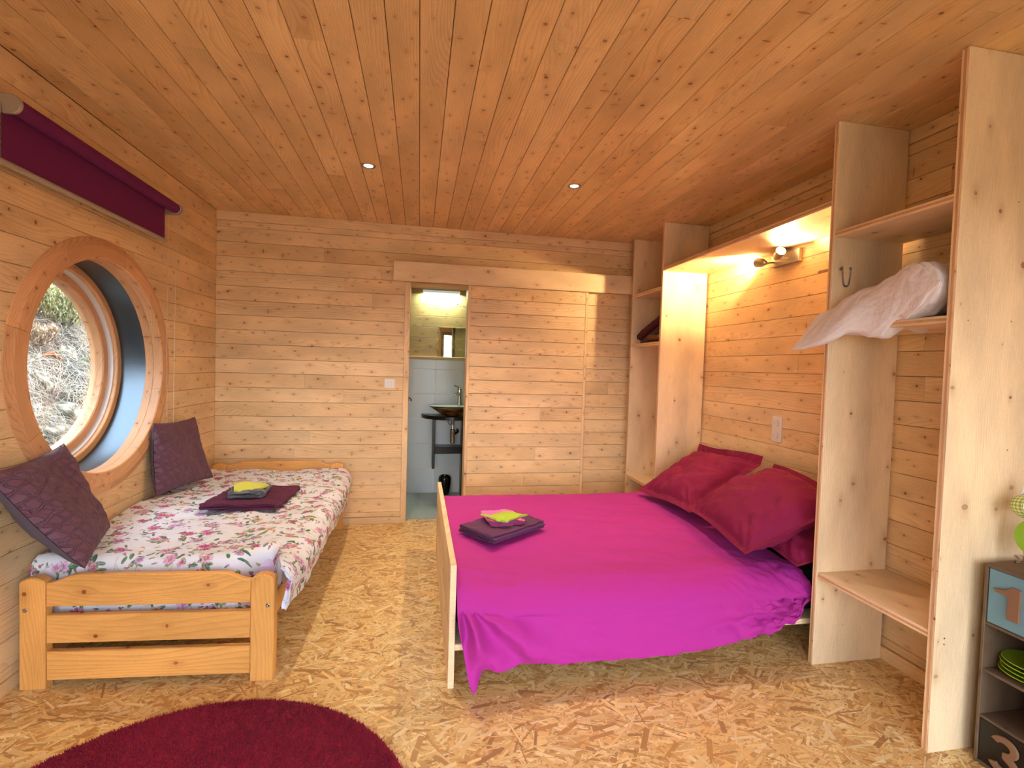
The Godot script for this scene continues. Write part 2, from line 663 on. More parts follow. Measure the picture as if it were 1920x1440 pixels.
func build_shell() -> void:
	# floor: one big field of strand board
	var st := st_new()
	var fl := [Vector3(0, 0, F), Vector3(W, 0, F), Vector3(W, 0, 0), Vector3(0, 0, 0)]
	var lo := Vector3(-0.3, -0.2, -0.085)
	var hi := Vector3(W + 0.3, 0, F + 0.3)
	for k in 1:
		var a := [Vector3(lo.x, 0, lo.z), Vector3(hi.x, 0, lo.z), Vector3(hi.x, 0, hi.z), Vector3(lo.x, 0, hi.z)]
		var uv := []
		for p in a:
			uv.append(Vector2(p.x, p.z) / 2.6)
		quad(st, a[0], a[1], a[2], a[3], Vector3.UP, uv)
		add_box(st, lo, Vector3(hi.x, -0.001, hi.z), 0.0)
	struct("floor", st.commit(), M.osb)
	# ceiling: slab with boards running towards the camera
	var ceil_n := struct_node("ceiling")
	part("slab", wbox(Vector3(-0.45, H + 0.012, -1.4), Vector3(W + 0.3, H + 0.25, F + 0.3), 0.0), M.groove, ceil_n)
	var lv := []
	var x := 1.549 - 0.112 * 13
	lv.append(0.0)
	while x < W - 0.02:
		if x > 0.02:
			lv.append(x)
		x += 0.112
	lv.append(W)
	var neg := []
	for k in range(lv.size() - 1, -1, -1):
		neg.append(-lv[k])
	var cb := Basis(Vector3.BACK, Vector3.LEFT, Vector3.DOWN)
	clad(ceil_n, "board", cb, Vector3(0, H + 0.014, 0), 0.0, F, neg, M.ceil, 0.014, [circle2(Vector2(1.198, -1.255), 0.034, 24), circle2(Vector2(1.208, -2.509), 0.034, 24)], 0.0026, 31, 2.75)
	# back wall with the doorway
	var wb := struct_node("wall_back")
	var door := rect2(1.49, 1.977, -0.1, 2.03)
	var frame_poly := Geometry2D.clip_polygons(rect2(0.0 - 0.3, W + 0.3, 0.0, H + 0.012), door)
	for p in frame_poly:
		part("core", prism(p, -0.09, -0.014), M.groove, wb)
	clad(wb, "board", Basis.IDENTITY, Vector3(0, 0, -0.014), 0.0, W, levels_wall(2.427), M.clad, 0.014, [rect2(1.446, 1.977, -0.1, 2.03)], 0.0022, 41, 2.7)
	part("base_board", wbox(Vector3(0, 0, -0.014), Vector3(1.446, 0.053, 0.010), 0.002, 0, strip_off(2, 0.03)), M.clad[0], wb)
	part("top_board", wbox(Vector3(0, 2.427, -0.014), Vector3(W, 2.5, 0.006), 0.002, 0, strip_off(3, 2.46)), M.clad[2], wb)
	# right wall
	var wr := struct_node("wall_right")
	part("core", wbox(Vector3(W + 0.014, -0.2, -1.4), Vector3(W + 0.3, H + 0.012, F + 0.3), 0.0), M.groove, wr)
	var right := Basis(Vector3.BACK, Vector3.UP, Vector3.LEFT)
	clad(wr, "board", right, Vector3(W + 0.014, 0.008, 0), 0.0, F, levels_wall(2.43), M.clad, 0.014, [], 0.0022, 57, 2.7)
	part("base_board", wbox(Vector3(W - 0.012, 0, 0), Vector3(W + 0.014, 0.06, 2.8), 0.002, 2, strip_off(4, 0.03, 1, 0.0)), M.clad[1], wr)
	part("top_board", wbox(Vector3(W - 0.006, 2.44, 0), Vector3(W + 0.014, 2.5, 2.8), 0.002, 2, strip_off(5, 2.47, 1, 0.0)), M.clad[2], wr)
	# left wall, thick, with the round opening
	var wl := struct_node("wall_left")
	var left := Basis(Vector3.FORWARD, Vector3.UP, Vector3.RIGHT)   # u runs away from the camera: u = -z
	var hole := circle2(Vector2(-WIN.y, WIN.x), 0.60, 96)
	var core_hole := circle2(Vector2(-WIN.y, WIN.x), 0.55, 96)
	for half in [rect2(-F - 0.3, -WIN.y, -0.2, H + 0.012), rect2(-WIN.y, 1.4, -0.2, H + 0.012)]:
		for p in Geometry2D.clip_polygons(half, core_hole):
			part("core", prism(p, -0.30, 0.0), M.render_wall, wl, Vector3(-0.014, 0, 0), left)
	clad(wl, "board", left, Vector3(-0.014, 0, 0), -F, 0.0, levels_wall(2.5), M.clad, 0.014, [hole], 0.0022, 63, 2.75)
	part("base_board", wbox(Vector3(-0.014, 0, 0), Vector3(0.008, 0.053, F), 0.002, 2, strip_off(4, 0.03, 1, 0.0)), M.clad[1], wl)
	# front wall behind the camera: two big glazed openings with red-brown frames, a terrace beyond
	var wf := struct_node("wall_front")
	var openings := [rect2(0.25, 1.90, 0.02, 2.10), rect2(2.05, 3.62, 0.02, 2.10)]
	for o in [[0.0 - 0.3, 0.25, -0.2, H + 0.012], [1.90, 2.05, -0.2, H + 0.012], [3.62, W + 0.3, -0.2, H + 0.012], [0.25, 1.90, 2.10, H + 0.012], [2.05, 3.62, 2.10, H + 0.012]]:
		part("panel", wbox(Vector3(o[0], o[2], F), Vector3(o[1], o[3], F + 0.3), 0.0), M.clad[0], wf)
	for k in 2:
		var x0: float = [0.25, 2.05][k]
		var x1: float = [1.90, 3.62][k]
		var win := struct_node("window_%d" % (k + 2))
		var mid := (x0 + x1) * 0.5
		for q in [[x0, x0 + 0.07, 0.02, 2.10], [x1 - 0.07, x1, 0.02, 2.10], [mid - 0.035, mid + 0.035, 0.09, 2.03], [x0 + 0.07, x1 - 0.07, 2.03, 2.10], [x0 + 0.07, x1 - 0.07, 0.02, 0.09]]:
			part("frame", wbox(Vector3(q[0], q[2], F + 0.05), Vector3(q[1], q[3], F + 0.12), 0.003), M.red_frame, win)
		part("pane", wbox(Vector3(x0 + 0.07, 0.09, F + 0.082), Vector3(mid - 0.035, 2.03, F + 0.088), 0.0), M.glass, win)
		part("pane", wbox(Vector3(mid + 0.035, 0.09, F + 0.082), Vector3(x1 - 0.07, 2.03, F + 0.088), 0.0), M.glass, win)
	build_round_window()
	build_door()

func build_round_window() -> void:
	var win := struct_node("window_1")
	var c := Vector3(0, WIN.x, WIN.y)
	# broad casing ring on the wall, glued from segments
	for k in 8:
		var st := st_new()
		var a0 := TAU * (k + 0.33) / 8.0
		add_ring_x(st, [Vector2(0.536, -0.034), Vector2(0.534, 0.012), Vector2(0.538, 0.017), Vector2(0.602, 0.016), Vector2(0.640, 0.004), Vector2(0.641, -0.001)], c, 12, true, a0 + 0.0012, a0 + TAU / 8.0 - 0.0012)
		part("casing", st.commit(), M.ring[k % 3], win)
	var st2 := st_new()
	add_ring_x(st2, [Vector2(0.560, -0.080), Vector2(0.537, -0.078), Vector2(0.537, -0.036), Vector2(0.560, -0.034)], c)
	part("lining", st2.commit(), M.ring[1], win)
	var st3 := st_new()
	add_ring_x(st3, [Vector2(0.552, -0.30), Vector2(0.542, -0.30), Vector2(0.542, -0.079), Vector2(0.552, -0.079)], c)
	part("reveal", st3.commit(), M.steel_blue, win)
	var st4 := st_new()
	add_ring_x(st4, [Vector2(0.541, -0.30), Vector2(0.506, -0.30), Vector2(0.503, -0.296), Vector2(0.503, -0.216), Vector2(0.507, -0.212), Vector2(0.541, -0.212)], c)
	part("outer_frame", st4.commit(), M.ring[2], win)
	var st5 := st_new()
	add_ring_x(st5, [Vector2(0.503, -0.30), Vector2(0.494, -0.30), Vector2(0.494, -0.232), Vector2(0.503, -0.232)], c)
	part("seal", st5.commit(), M.seal, win)
	var st6 := st_new()
	add_ring_x(st6, [Vector2(0.494, -0.325), Vector2(0.450, -0.325), Vector2(0.447, -0.321), Vector2(0.447, -0.262), Vector2(0.452, -0.256), Vector2(0.490, -0.256), Vector2(0.494, -0.260)], c)
	part("sash", st6.commit(), M.ring[0], win)
	var g := st_new()
	add_prism(g, circle2(Vector2.ZERO, 0.448, 72), -0.003, 0.003, 0.0, Transform3D(Basis(Vector3.FORWARD, Vector3.UP, Vector3.RIGHT), c + Vector3(-0.30, 0, 0)))
	part("pane", g.commit(), M.glass, win)

func build_door() -> void:
	# sliding door on the room side of the wall, its rail board above
	var d := struct_node("door_1")
	var lv := [0.012, 0.079]
	var y := 0.079 + 0.115
	while y < 1.99:
		lv.append(y)
		y += 0.115
	lv.append(2.03)
	part("panel", wbox(Vector3(1.99, 0.012, 0.012), Vector3(3.02, 2.03, 0.030), 0.0), M.groove, d)
	clad(d, "board", Basis.IDENTITY, Vector3(0, 0, 0.030), 1.992, 3.008, lv, M.clad, 0.014, [], 0.003, 71, 2.7)
	part("edge_strip", wbox(Vector3(1.968, 0.012, 0.010), Vector3(1.992, 2.03, 0.048), 0.002, 1, strip_off(3, 1.98, 1, 0.1)), M.clad[0], d)
	part("edge_strip", wbox(Vector3(3.008, 0.012, 0.010), Vector3(3.032, 2.03, 0.048), 0.002, 1, strip_off(5, 3.02, 1, 0.15)), M.clad[2], d)
	var t := struct_node("trim_1")
	part("rail_board", wbox(Vector3(1.352, 2.026, 0.065), Vector3(PX + 0.02, 2.186, 0.088), 0.002, 0, strip_off(12, 2.106, 1, -0.42)), M.plank, t)
	part("rail_back", wbox(Vector3(1.36, 2.06, 0.0), Vector3(PX, 2.18, 0.065), 0.0, 0, strip_off(7, 2.12, 1, -0.42)), M.clad[1], t)
	struct("trim_2", wbox(Vector3(1.444, 0.0, -0.09), Vector3(1.490, 2.03, 0.014), 0.002, 1, strip_off(1, 1.467, 1, 0.2)), M.clad[0])
	struct("trim_3", wbox(Vector3(1.965, 0.0, -0.09), Vector3(1.977, 2.03, 0.004), 0.001, 1, strip_off(2, 1.97, 1, 0.2)), M.clad[1])
	struct("trim_4", wbox(Vector3(1.49, 2.00, -0.09), Vector3(1.965, 2.03, 0.004), 0.001, 0, strip_off(2, 2.01, 1, 0.2)), M.bath_clad[0])

func build_bathroom() -> void:
	var bz := -0.99
	var b := struct_node("wall_bathroom")
	part("core", wbox(Vector3(0.6, -0.2, bz - 0.35), Vector3(2.9, H + 0.012, bz - 0.003), 0.0), M.grout, b)
	part("side", wbox(Vector3(0.55, -0.2, bz - 0.35), Vector3(0.65, H + 0.012, -0.09), 0.0), M.bath_clad[0], b)
	part("side", wbox(Vector3(2.85, -0.2, bz - 0.35), Vector3(2.95, H + 0.012, -0.09), 0.0), M.bath_clad[0], b)
	part("back_face", wbox(Vector3(2.0, 0.0, -0.10), Vector3(2.85, H, -0.09), 0.0), M.bath_clad[0], b)
	part("back_face", wbox(Vector3(0.65, 0.0, -0.10), Vector3(1.44, H, -0.09), 0.0), M.bath_clad[0], b)
	var ys := [0.0, 0.262, 0.522, 0.784, 1.042, 1.300, 1.402]
	for r in 6:
		var x := 1.745 - 0.6 * 2
		while x < 2.85:
			part("tile", wbox(Vector3(maxf(x, 0.65) + 0.002, ys[r] + 0.002, bz - 0.012), Vector3(minf(x + 0.6, 2.85) - 0.002, ys[r + 1] - 0.002, bz), 0.001), M.tile, b)
			x += 0.6
	part("ledge", wbox(Vector3(0.65, 1.402, bz - 0.012), Vector3(2.85, 1.432, bz + 0.03), 0.003, 0, strip_off(4, 1.417, 1, -0.2)), M.bath_clad[0], b)
	var lv := [1.432]
	for k in 10:
		var y := 1.516 + 0.1125 * k
		if y < H - 0.02:
			lv.append(y)
	lv.append(H)
	clad(b, "board", Basis.IDENTITY, Vector3(0, 0, bz - 0.006), 0.65, 2.85, lv, M.bath_clad, 0.014, [], 0.003, 83, 2.6)
	var f := struct_node("floor_bathroom")
	part("bed", wbox(Vector3(0.6, -0.2, bz), Vector3(2.9, -0.008, -0.085), 0.0), M.grout, f)
	for x in [0.72, 1.17, 1.62, 2.07, 2.52]:
		for z in [-0.089, -0.539]:
			part("tile", wbox(Vector3(x + 0.0015, -0.008, maxf(z - 0.45, bz) + 0.0015), Vector3(x + 0.4485, 0.0, z - 0.0015), 0.001), M.floor_tile, f)
	struct("trim_5", wbox(Vector3(1.49, -0.002, -0.092), Vector3(1.965, 0.003, -0.084), 0.0), M.steel)


# ------------------------------------------------------------------ outside
func hill(x: float, z: float) -> float:
	var d := maxf(0.0, -0.85 - x)
	var base := -0.12 + d * 0.55 + 0.55 * maxf(0.0, d - 0.35)
	return base + clampf(d, 0.0, 1.0) * (0.16 * M.hn.get_noise_2d(x, z) + 0.05 * M.hn.get_noise_2d(x * 4.0, z * 4.0))

func hill_normal(x: float, z: float) -> Vector3:
	var e := 0.08
	return Vector3(hill(x - e, z) - hill(x + e, z), 2.0 * e, hill(x, z - e) - hill(x, z + e)).normalized()

func blade(len_: float, wid: float, bend: float) -> ArrayMesh:
	# a narrow bent blade of three segments with a fold along its middle
	var st := st_new()
	for k in 3:
		var t0 := k / 3.0
		var t1 := (k + 1) / 3.0
		var p0 := Vector3(0, len_ * t0, bend * t0 * t0)
		var p1 := Vector3(0, len_ * t1, bend * t1 * t1)
		var w0 := wid * (1.0 - t0 * 0.6)
		var w1 := wid * (1.0 - t1 * 0.85)
		for s in [-1.0, 1.0]:
			quad(st, p0, p1, p1 + Vector3(s * w1, 0, w1 * 0.4), p0 + Vector3(s * w0, 0, w0 * 0.4), Vector3(-s * 0.4, 0.1, 1))
	return st.commit()

func leaf_mesh(len_: float, wid: float) -> ArrayMesh:
	var st := st_new()
	var mid := [Vector3.ZERO, Vector3(0, len_ * 0.5, len_ * 0.06), Vector3(0, len_, 0)]
	for s in [-1.0, 1.0]:
		var side := Vector3(s * wid * 0.5, len_ * 0.45, wid * 0.15)
		tri(st, mid[0], mid[1], side, Vector3(-s * 0.3, 0, 1))
		tri(st, mid[1], mid[2], side, Vector3(-s * 0.3, 0, 1))
	return st.commit()

func scatter(called: String, mesh: Mesh, m: Material, xfs: Array, cols: Array, parent: Node) -> MultiMeshInstance3D:
	var mm := MultiMesh.new()
	mm.transform_format = MultiMesh.TRANSFORM_3D
	mm.use_colors = true
	mm.mesh = mesh
	mm.instance_count = xfs.size()
	for k in xfs.size():
		mm.set_instance_transform(k, xfs[k])
		mm.set_instance_color(k, cols[k])
	var o := MultiMeshInstance3D.new()
	o.name = called
	o.multimesh = mm
	o.material_override = m
	parent.add_child(o, true)
	o.set_meta("kind", "stuff")
	return o

func rock_mesh(r: Vector3, seed_: int) -> ArrayMesh:
	var n := noise3(seed_, 1.1, 3)
	var rows := []
	for i in 13:
		var a := PI * i / 12.0
		var row := []
		for k in 19:
			var b := TAU * (k % 18) / 18.0
			var d := Vector3(sin(a) * cos(b), -cos(a), sin(a) * sin(b))
			var f := 1.0 + 0.42 * n.get_noise_3dv(d * 1.4)
			f = snappedf(f, 0.11) * 0.6 + f * 0.4
			row.append(d * f * r + Vector3(0, r.y * 0.55, 0))
		rows.append(row)
	var st := st_new()
	add_grid(st, rows, true)
	return st.commit()

func build_outside() -> void:
	M.hn = noise3(9, 0.6, 3)
	var earth := mat(Color(0.30, 0.23, 0.17), 0.95, noise_tex(14, 0.02, -1.0, 256, 4))
	earth.uv1_triplanar = true
	earth.uv1_scale = Vector3(0.8, 0.8, 0.8)
	var rows := []
	for i in 61:
		var x := -0.44 - 11.5 * pow(i / 60.0, 1.6)
		var row := []
		for j in 81:
			var z := lerpf(-13.0, 7.0, j / 80.0)
			row.append(Vector3(x, hill(x, z), z))
		rows.append(row)
	var st := st_new()
	add_grid(st, rows, false)
	struct("ground_hillside", st.commit(), earth)
	# level ground in front of the glazing and beyond
	struct("ground_terrace", wbox(Vector3(-2.0, -0.35, F + 0.3), Vector3(22.0, -0.06, 22.0), 0.0), mat(Color(0.50, 0.46, 0.40), 0.9))
	var r := RandomNumberGenerator.new()
	r.seed = 4
	var grass_m := mat(Color.WHITE, 0.8)
	grass_m.vertex_color_use_as_albedo = true
	grass_m.backlight = Color(0.25, 0.25, 0.2)
	# dry grass, matted and fallen down the slope
	var xfs := []
	var cols := []
	for k in 60000:
		var x := -0.9 - 4.2 * pow(r.randf(), 1.1)
		var z := r.randf_range(-4.6, 1.2) - (x + 0.9) * -0.5
		var patch: float = M.hn.get_noise_2d(x * 1.5 + 30.0, z * 1.5)
		if patch < -0.22 and r.randf() < 0.75:
			continue
		var n := hill_normal(x, z)
		var yaw := r.randfn(0.6, 1.1)
		var b := Basis(Quaternion(Vector3.UP, n)) * Basis(Vector3.UP, yaw) * Basis(Vector3.RIGHT, r.randf_range(0.7, 1.55))
		var s := r.randf_range(0.6, 1.5)
		xfs.append(Transform3D(b.scaled_local(Vector3(s, s, s)), Vector3(x, hill(x, z) + r.randf_range(0.0, 0.05), z)))
		var t := r.randf_range(0.35, 1.15)
		var c := Color(0.50, 0.45, 0.38) if r.randf() < 0.65 else (Color(0.54, 0.44, 0.30) if r.randf() < 0.6 else Color(0.30, 0.34, 0.22))
		cols.append(Color(c.r * t, c.g * t, c.b * t))
	var g := scatter("dry_grass", blade(0.20, 0.0017, 0.07), grass_m, xfs, cols, self)
	tag(g, "matted pale dry grass and litter covering the bank outside the round window", "grass")
	# bushes
	var leaf_m := mat(Color.WHITE, 0.6)
	leaf_m.vertex_color_use_as_albedo = true
	leaf_m.backlight = Color(0.4, 0.45, 0.25)
	var twig := mat(Color(0.22, 0.15, 0.10), 0.9)
	var list := [
		[Vector2(124, 612), 0.58, 0, "yellow-green feathery bush on the bank, filling the top of the round window"],
		[Vector2(62, 648), 0.24, 1, "brown heather bush with pale dry tips at the left edge of the round window"],
		[Vector2(196, 600), 0.42, 2, "dark green bush at the right of the round window, beside the feathery bush"],
		[Vector2(184, 700), 0.22, 3, "low grey-green shrub in the dry grass at mid height of the window's right side"],
		[Vector2(110, 520), 0.75, 2, "dark green bush behind the feathery bush on the bank"],
		[Vector2(146, 838), 0.16, 3, "small grey-green shrub at the foot of the bank, lowest in the round window"],
	]
	for q in list:
		var base := to_hill(q[0]) - Vector3(0, 0.04, 0)
		var t := thing("bush", q[3], "bush", base)
		var stm := st_new()
		var size: float = q[1]
		var lx := []
		var lc := []
		for k in 26:
			var d := Vector3(r.randfn(0, 0.6), 1.0, r.randfn(0, 0.6)).normalized()
			var tip := d * size * r.randf_range(0.8, 1.25)
			add_tube(stm, [Vector3.ZERO, tip * 0.5 + Vector3(r.randfn(0, 0.03), 0, r.randfn(0, 0.03)), tip], 0.004, 5)
			for j in int(620 * size + 60):
				var f := sqrt(r.randf_range(0.08, 1.0))
				var p := tip * f + Vector3(r.randfn(0, 0.09), r.randfn(0, 0.08), r.randfn(0, 0.09)) * size
				var b := Basis(Vector3.UP, r.randf() * TAU) * Basis(Vector3.RIGHT, r.randf_range(0.1, 1.3))
				var s := r.randf_range(0.6, 1.3)
				lx.append(Transform3D(b.scaled_local(Vector3(s, s, s)), p))
				var tone := r.randf_range(0.6, 1.1)
				var c: Color = [Color(0.40, 0.43, 0.14), Color(0.36, 0.26, 0.16), Color(0.15, 0.19, 0.09), Color(0.24, 0.27, 0.17)][q[2]]
				if q[2] == 0 and r.randf() < 0.35:
					c = Color(0.48, 0.43, 0.28)
				if q[2] == 1 and r.randf() < 0.35:
					c = Color(0.60, 0.48, 0.36)
				lc.append(Color(c.r * tone, c.g * tone, c.b * tone))
		part("stem", stm.commit(), twig, t)
		scatter("foliage", leaf_mesh(0.046, 0.013), leaf_m, lx, lc, t)
	# stones and sticks lying on the bank
	var stone_m := mat(Color(0.90, 0.86, 0.74), 0.9, noise_tex(22, 0.03, -1.0, 128))
	stone_m.uv1_triplanar = true
	stone_m.uv1_scale = Vector3(3, 3, 3)
	var stones := [
		[[1.5, -1.02], 0.0, Vector3(0.11, 0.13, 0.15), Vector2(122, 775), "largest pale stone, in the middle of the bank low in the round window"],
		[[0, 0], 0.0, Vector3(0.11, 0.08, 0.12), Vector2(103, 815), "pale yellowish stone just above the tip of the near cushion, outside the window"],
		[[0, 0], 0.0, Vector3(0.08, 0.05, 0.13), Vector2(80, 712), "flat white stone at the left of the view through the round window"],
		[[0, 0], 0.0, Vector3(0.10, 0.08, 0.09), Vector2(124, 662), "small bright stone above the orange stick on the bank"],
	]
	for q in stones:
		var p := to_hill(q[3])
		var o := part(numbered("rock"), rock_mesh(q[2] * Vector3(1.0, 0.62, 1.0), int(q[3].x)), stone_m, self, p - hill_normal(p.x, p.z) * 0.012, Basis(Quaternion(Vector3.UP, hill_normal(p.x, p.z))) * Basis(Vector3.UP, q[3].x))
		tag(o, q[4], "rock")
	var a := to_hill(Vector2(80, 676))
	var b2 := to_hill(Vector2(112, 680))
	var stick := part("stick", tube([a + Vector3(0, 0.05, 0), (a + b2) * 0.5 + Vector3(0, 0.09, 0), b2 + Vector3(0, 0.05, 0)], 0.022, 8), mat(Color(0.50, 0.27, 0.13), 0.8), self)
	tag(stick, "short orange-brown branch lying across the bank outside the window", "branch")
	var a3 := to_hill(Vector2(83, 772))
	var b3 := to_hill(Vector2(112, 743))
	tag(part("stick_001", tube([a3 + Vector3(0, 0.06, 0), b3 + Vector3(0, 0.08, 0)], 0.009, 6), mat(Color(0.25, 0.20, 0.17), 0.9), self), "thin dark twig lying below the flat white stone", "branch")

func to_hill(px: Vector2) -> Vector3:
	# the point of the bank seen in that direction from the room
	var cam: Camera3D = get_node("camera")
	var d := cam.transform.basis * Vector3((px.x - 960.0) / 924.7, (720.0 - px.y) / 924.7, -1.0)
	var p := cam.position
	for k in 3000:
		p += d * 0.004
		if p.x < -0.5 and p.y <= hill(p.x, p.z):
			break
	return p

# ------------------------------------------------------------------ timber furniture
# a timber piece given in room coordinates, a part of thing o; g = axis of the grain
func wpart(called: String, lo: Vector3, hi: Vector3, g: int, strip: int, m: Material, o: Node3D, bev := 0.0015, along := -1.0) -> MeshInstance3D:
	var s := hi - lo
	var thin := -1
	for k in 3:
		if k != g and (thin < 0 or s[k] < s[thin]):
			thin = k
	var across := 3 - g - thin
	var strips := maxi(1, int(ceil(s[across] / 0.13 - 0.02)))
	var a := along if along >= 0.0 else rng.randf() * maxf(0.0, 1.0 - s[g] / 2.8)
	var off := strip_off(strip, (lo[across] + hi[across]) * 0.5, strips, a - lo[g] / 2.8)
	return part(called, wbox(lo, hi, bev, g, off), m, o, -o.position)

# three-layer panel with the darker middle layer showing on its front edge
func plank(o: Node3D, called: String, lo: Vector3, hi: Vector3, g: int, strip: int, along := -1.0) -> void:
	var p := wpart(called, lo, hi, g, strip, M.plank, o, 0.0018, along)
	var st := st_new()
	var e := 0.0004
	if hi.z - lo.z < hi.y - lo.y:
		var c := (lo.z + hi.z) * 0.5
		add_box(st, Vector3(lo.x - e, lo.y + 0.002, c - 0.0045), Vector3(lo.x + 0.002, hi.y - 0.002, c + 0.0045), 0.0002, 0, Vector2(rng.randf(), rng.randf()))
	else:
		var c := (lo.y + hi.y) * 0.5
		add_box(st, Vector3(lo.x - e, c - 0.0045, lo.z), Vector3(lo.x + 0.002, c + 0.0045, hi.z), 0.0002, 0, Vector2(rng.randf(), rng.randf()))
	part("middle_ply", st.commit(), M.plank_edge, p)

func build_closets() -> void:
	var t := 0.027
	var r := thing("shelf_unit", "tall pale spruce shelf unit right of the bed alcove, a white pillow on it", "shelf unit", Vector3(3.6, 0, 2.54))
	plank(r, "side_panel", Vector3(PX, 0, 2.794), Vector3(W - 0.014, H - 0.001, 2.821), 1, 12, 0.02)
	plank(r, "side_panel", Vector3(PX, 0, 2.260), Vector3(W - 0.014, H - 0.001, 2.287), 1, 13, 0.06)
	var k := 0
	for y in [2.006, 1.578, 0.438]:
		plank(r, "shelf", Vector3(PX + 0.004, y - t, 2.2872), Vector3(W - 0.014, y, 2.7938), 2, [12, 13, 12][k], [0.3, 0.5, 0.7][k])
		k += 1
	# screws in the near panel
	for q in [[3.45, 0.42], [3.45, 0.398], [3.68, 1.10], [3.47, 1.56], [3.66, 1.565], [3.47, 2.0], [3.66, 1.99], [3.69, 0.43]]:
		part("screw", lathe([Vector2(0.0, 0.0), Vector2(0.0032, 0.0), Vector2(0.0032, 0.0006), Vector2(0.0012, 0.0004), Vector2(0.0, 0.0002)], 10), M.steel, r, Vector3(q[0], q[1], 2.8208) - r.position, Basis(Vector3.RIGHT, PI / 2))
	var l := thing("shelf_unit", "narrow pale spruce shelf unit in the back corner, a dark blanket on its shelf", "shelf unit", Vector3(3.6, 0, 0.4))
	plank(l, "side_panel", Vector3(PX, 0, 0.653), Vector3(W - 0.014, H - 0.001, 0.680), 1, 13, 0.08)
	plank(l, "side_panel", Vector3(PX, 0, 0.114), Vector3(W - 0.014, H - 0.001, 0.141), 1, 12, 0.0)
	k = 0
	for y in [2.013, 1.583, 0.428]:
		plank(l, "shelf", Vector3(PX + 0.004, y - t, 0.1412), Vector3(W - 0.014, y, 0.6528), 2, [12, 13, 13][k], [0.1, 0.6, 0.4][k])
		k += 1
	var c := thing("alcove_top", "pale spruce board spanning the top of the bed alcove between the two shelf units", "shelf", Vector3(3.6, 2.125, 1.47))
	plank(c, "board", Vector3(PX, 2.126, 0.6802), Vector3(W - 0.014, 2.153, 2.2598), 2, 12, 0.3)

func post_poly(w: float, h: float, rise := 0.022) -> PackedVector2Array:
	var p := PackedVector2Array([Vector2(-w / 2, 0), Vector2(w / 2, 0)])
	for k in 11:
		var t := k / 10.0
		p.append(Vector2(lerpf(w / 2, -w / 2, t), h - rise + rise * pow(sin(PI * t), 0.7)))
	return p

func arch_poly(x0: float, x1: float, y0: float, ye: float, yt: float, run: float) -> PackedVector2Array:
	var p := PackedVector2Array([Vector2(x0, y0), Vector2(x1, y0), Vector2(x1, ye)])
	for k in range(0, 9):
		var t := k / 8.0
		p.append(Vector2(lerpf(x1 - 0.004, x1 - run, t), lerpf(ye, yt, t * t * (3.0 - 2.0 * t))))
	for k in range(8, -1, -1):
		var t := k / 8.0
		p.append(Vector2(lerpf(x0 + 0.004, x0 + run, t), lerpf(ye, yt, t * t * (3.0 - 2.0 * t))))
	p.append(Vector2(x0, ye))
	return p

func build_single_bed() -> void:
	var b := thing("single_bed", "low honey-coloured pine single bed frame along the left wall under the round window", "bed", Vector3(0.52, 0, 1.1))
	var o := -b.position
	# footboard, a little askew
	var turn := Basis(Vector3.UP, deg_to_rad(-4.4))
	var piv := Vector3(0.955, 0, 2.045)
	var at := func(v: Vector3) -> Vector3: return piv + turn * (v - piv) + o
	for x in [0.082, 0.955]:
		part("post", prism(post_poly(0.094, 0.455), -0.02, 0.02, 0.005, 1, strip_off(8 if x < 0.5 else 10, 0.0, 1, 0.35)), M.pine, b, at.call(Vector3(x, 0, 2.045)), turn)
		var bolt := part("bolt", lathe([Vector2(0.0, 0.0), Vector2(0.0085, 0.0), Vector2(0.008, 0.002), Vector2(0.004, 0.0028), Vector2(0.0025, 0.001), Vector2(0.0, 0.001)], 14), M.steel, b, at.call(Vector3(x + (0.023 if x > 0.5 else -0.023), 0.325, 2.0652)), turn * Basis(Vector3.RIGHT, PI / 2))
	var rails := [arch_poly(0.131, 0.907, 0.335, 0.432, 0.463, 0.11), rect2(0.131, 0.907, 0.185, 0.300), rect2(0.131, 0.907, 0.034, 0.152)]
	for k in 3:
		part("rail", prism(rails[k], 2.036, 2.060, 0.004, 0, strip_off(9 + k, [0.40, 0.245, 0.095][k], 1, [0.05, 0.4, 0.62][k])), M.pine, b, o + piv + turn * (-piv), turn)
	# headboard
	for x in [0.085, 0.945]:
		part("post", prism(post_poly(0.096, 0.542), 0.10, 0.14, 0.005, 1, strip_off(9, 0.0, 1, 0.1)), M.pine, b, o + Vector3(x, 0, 0))
	part("rail", prism(arch_poly(0.134, 0.897, 0.42, 0.525, 0.556, 0.12), 0.108, 0.132, 0.004, 0, strip_off(9, 0.48, 1, 0.3)), M.pine, b, o)
	part("rail", prism(rect2(0.134, 0.897, 0.22, 0.34), 0.108, 0.132, 0.004, 0, strip_off(10, 0.28, 1, 0.2)), M.pine, b, o)
	for x in [[0.05, 0.072], [0.962, 0.984]]:
		wpart("side_rail", Vector3(x[0], 0.235, 0.14), Vector3(x[1], 0.333, 1.935 if x[0] < 0.5 else 2.02), 2, 9, M.pine, b, 0.003)
	for k in 13:
		var z := 0.20 + k * 0.137
		wpart("slat", Vector3(0.072, 0.262, z), Vector3(0.962, 0.280, z + 0.07), 0, 4, M.plank, b, 0.002)

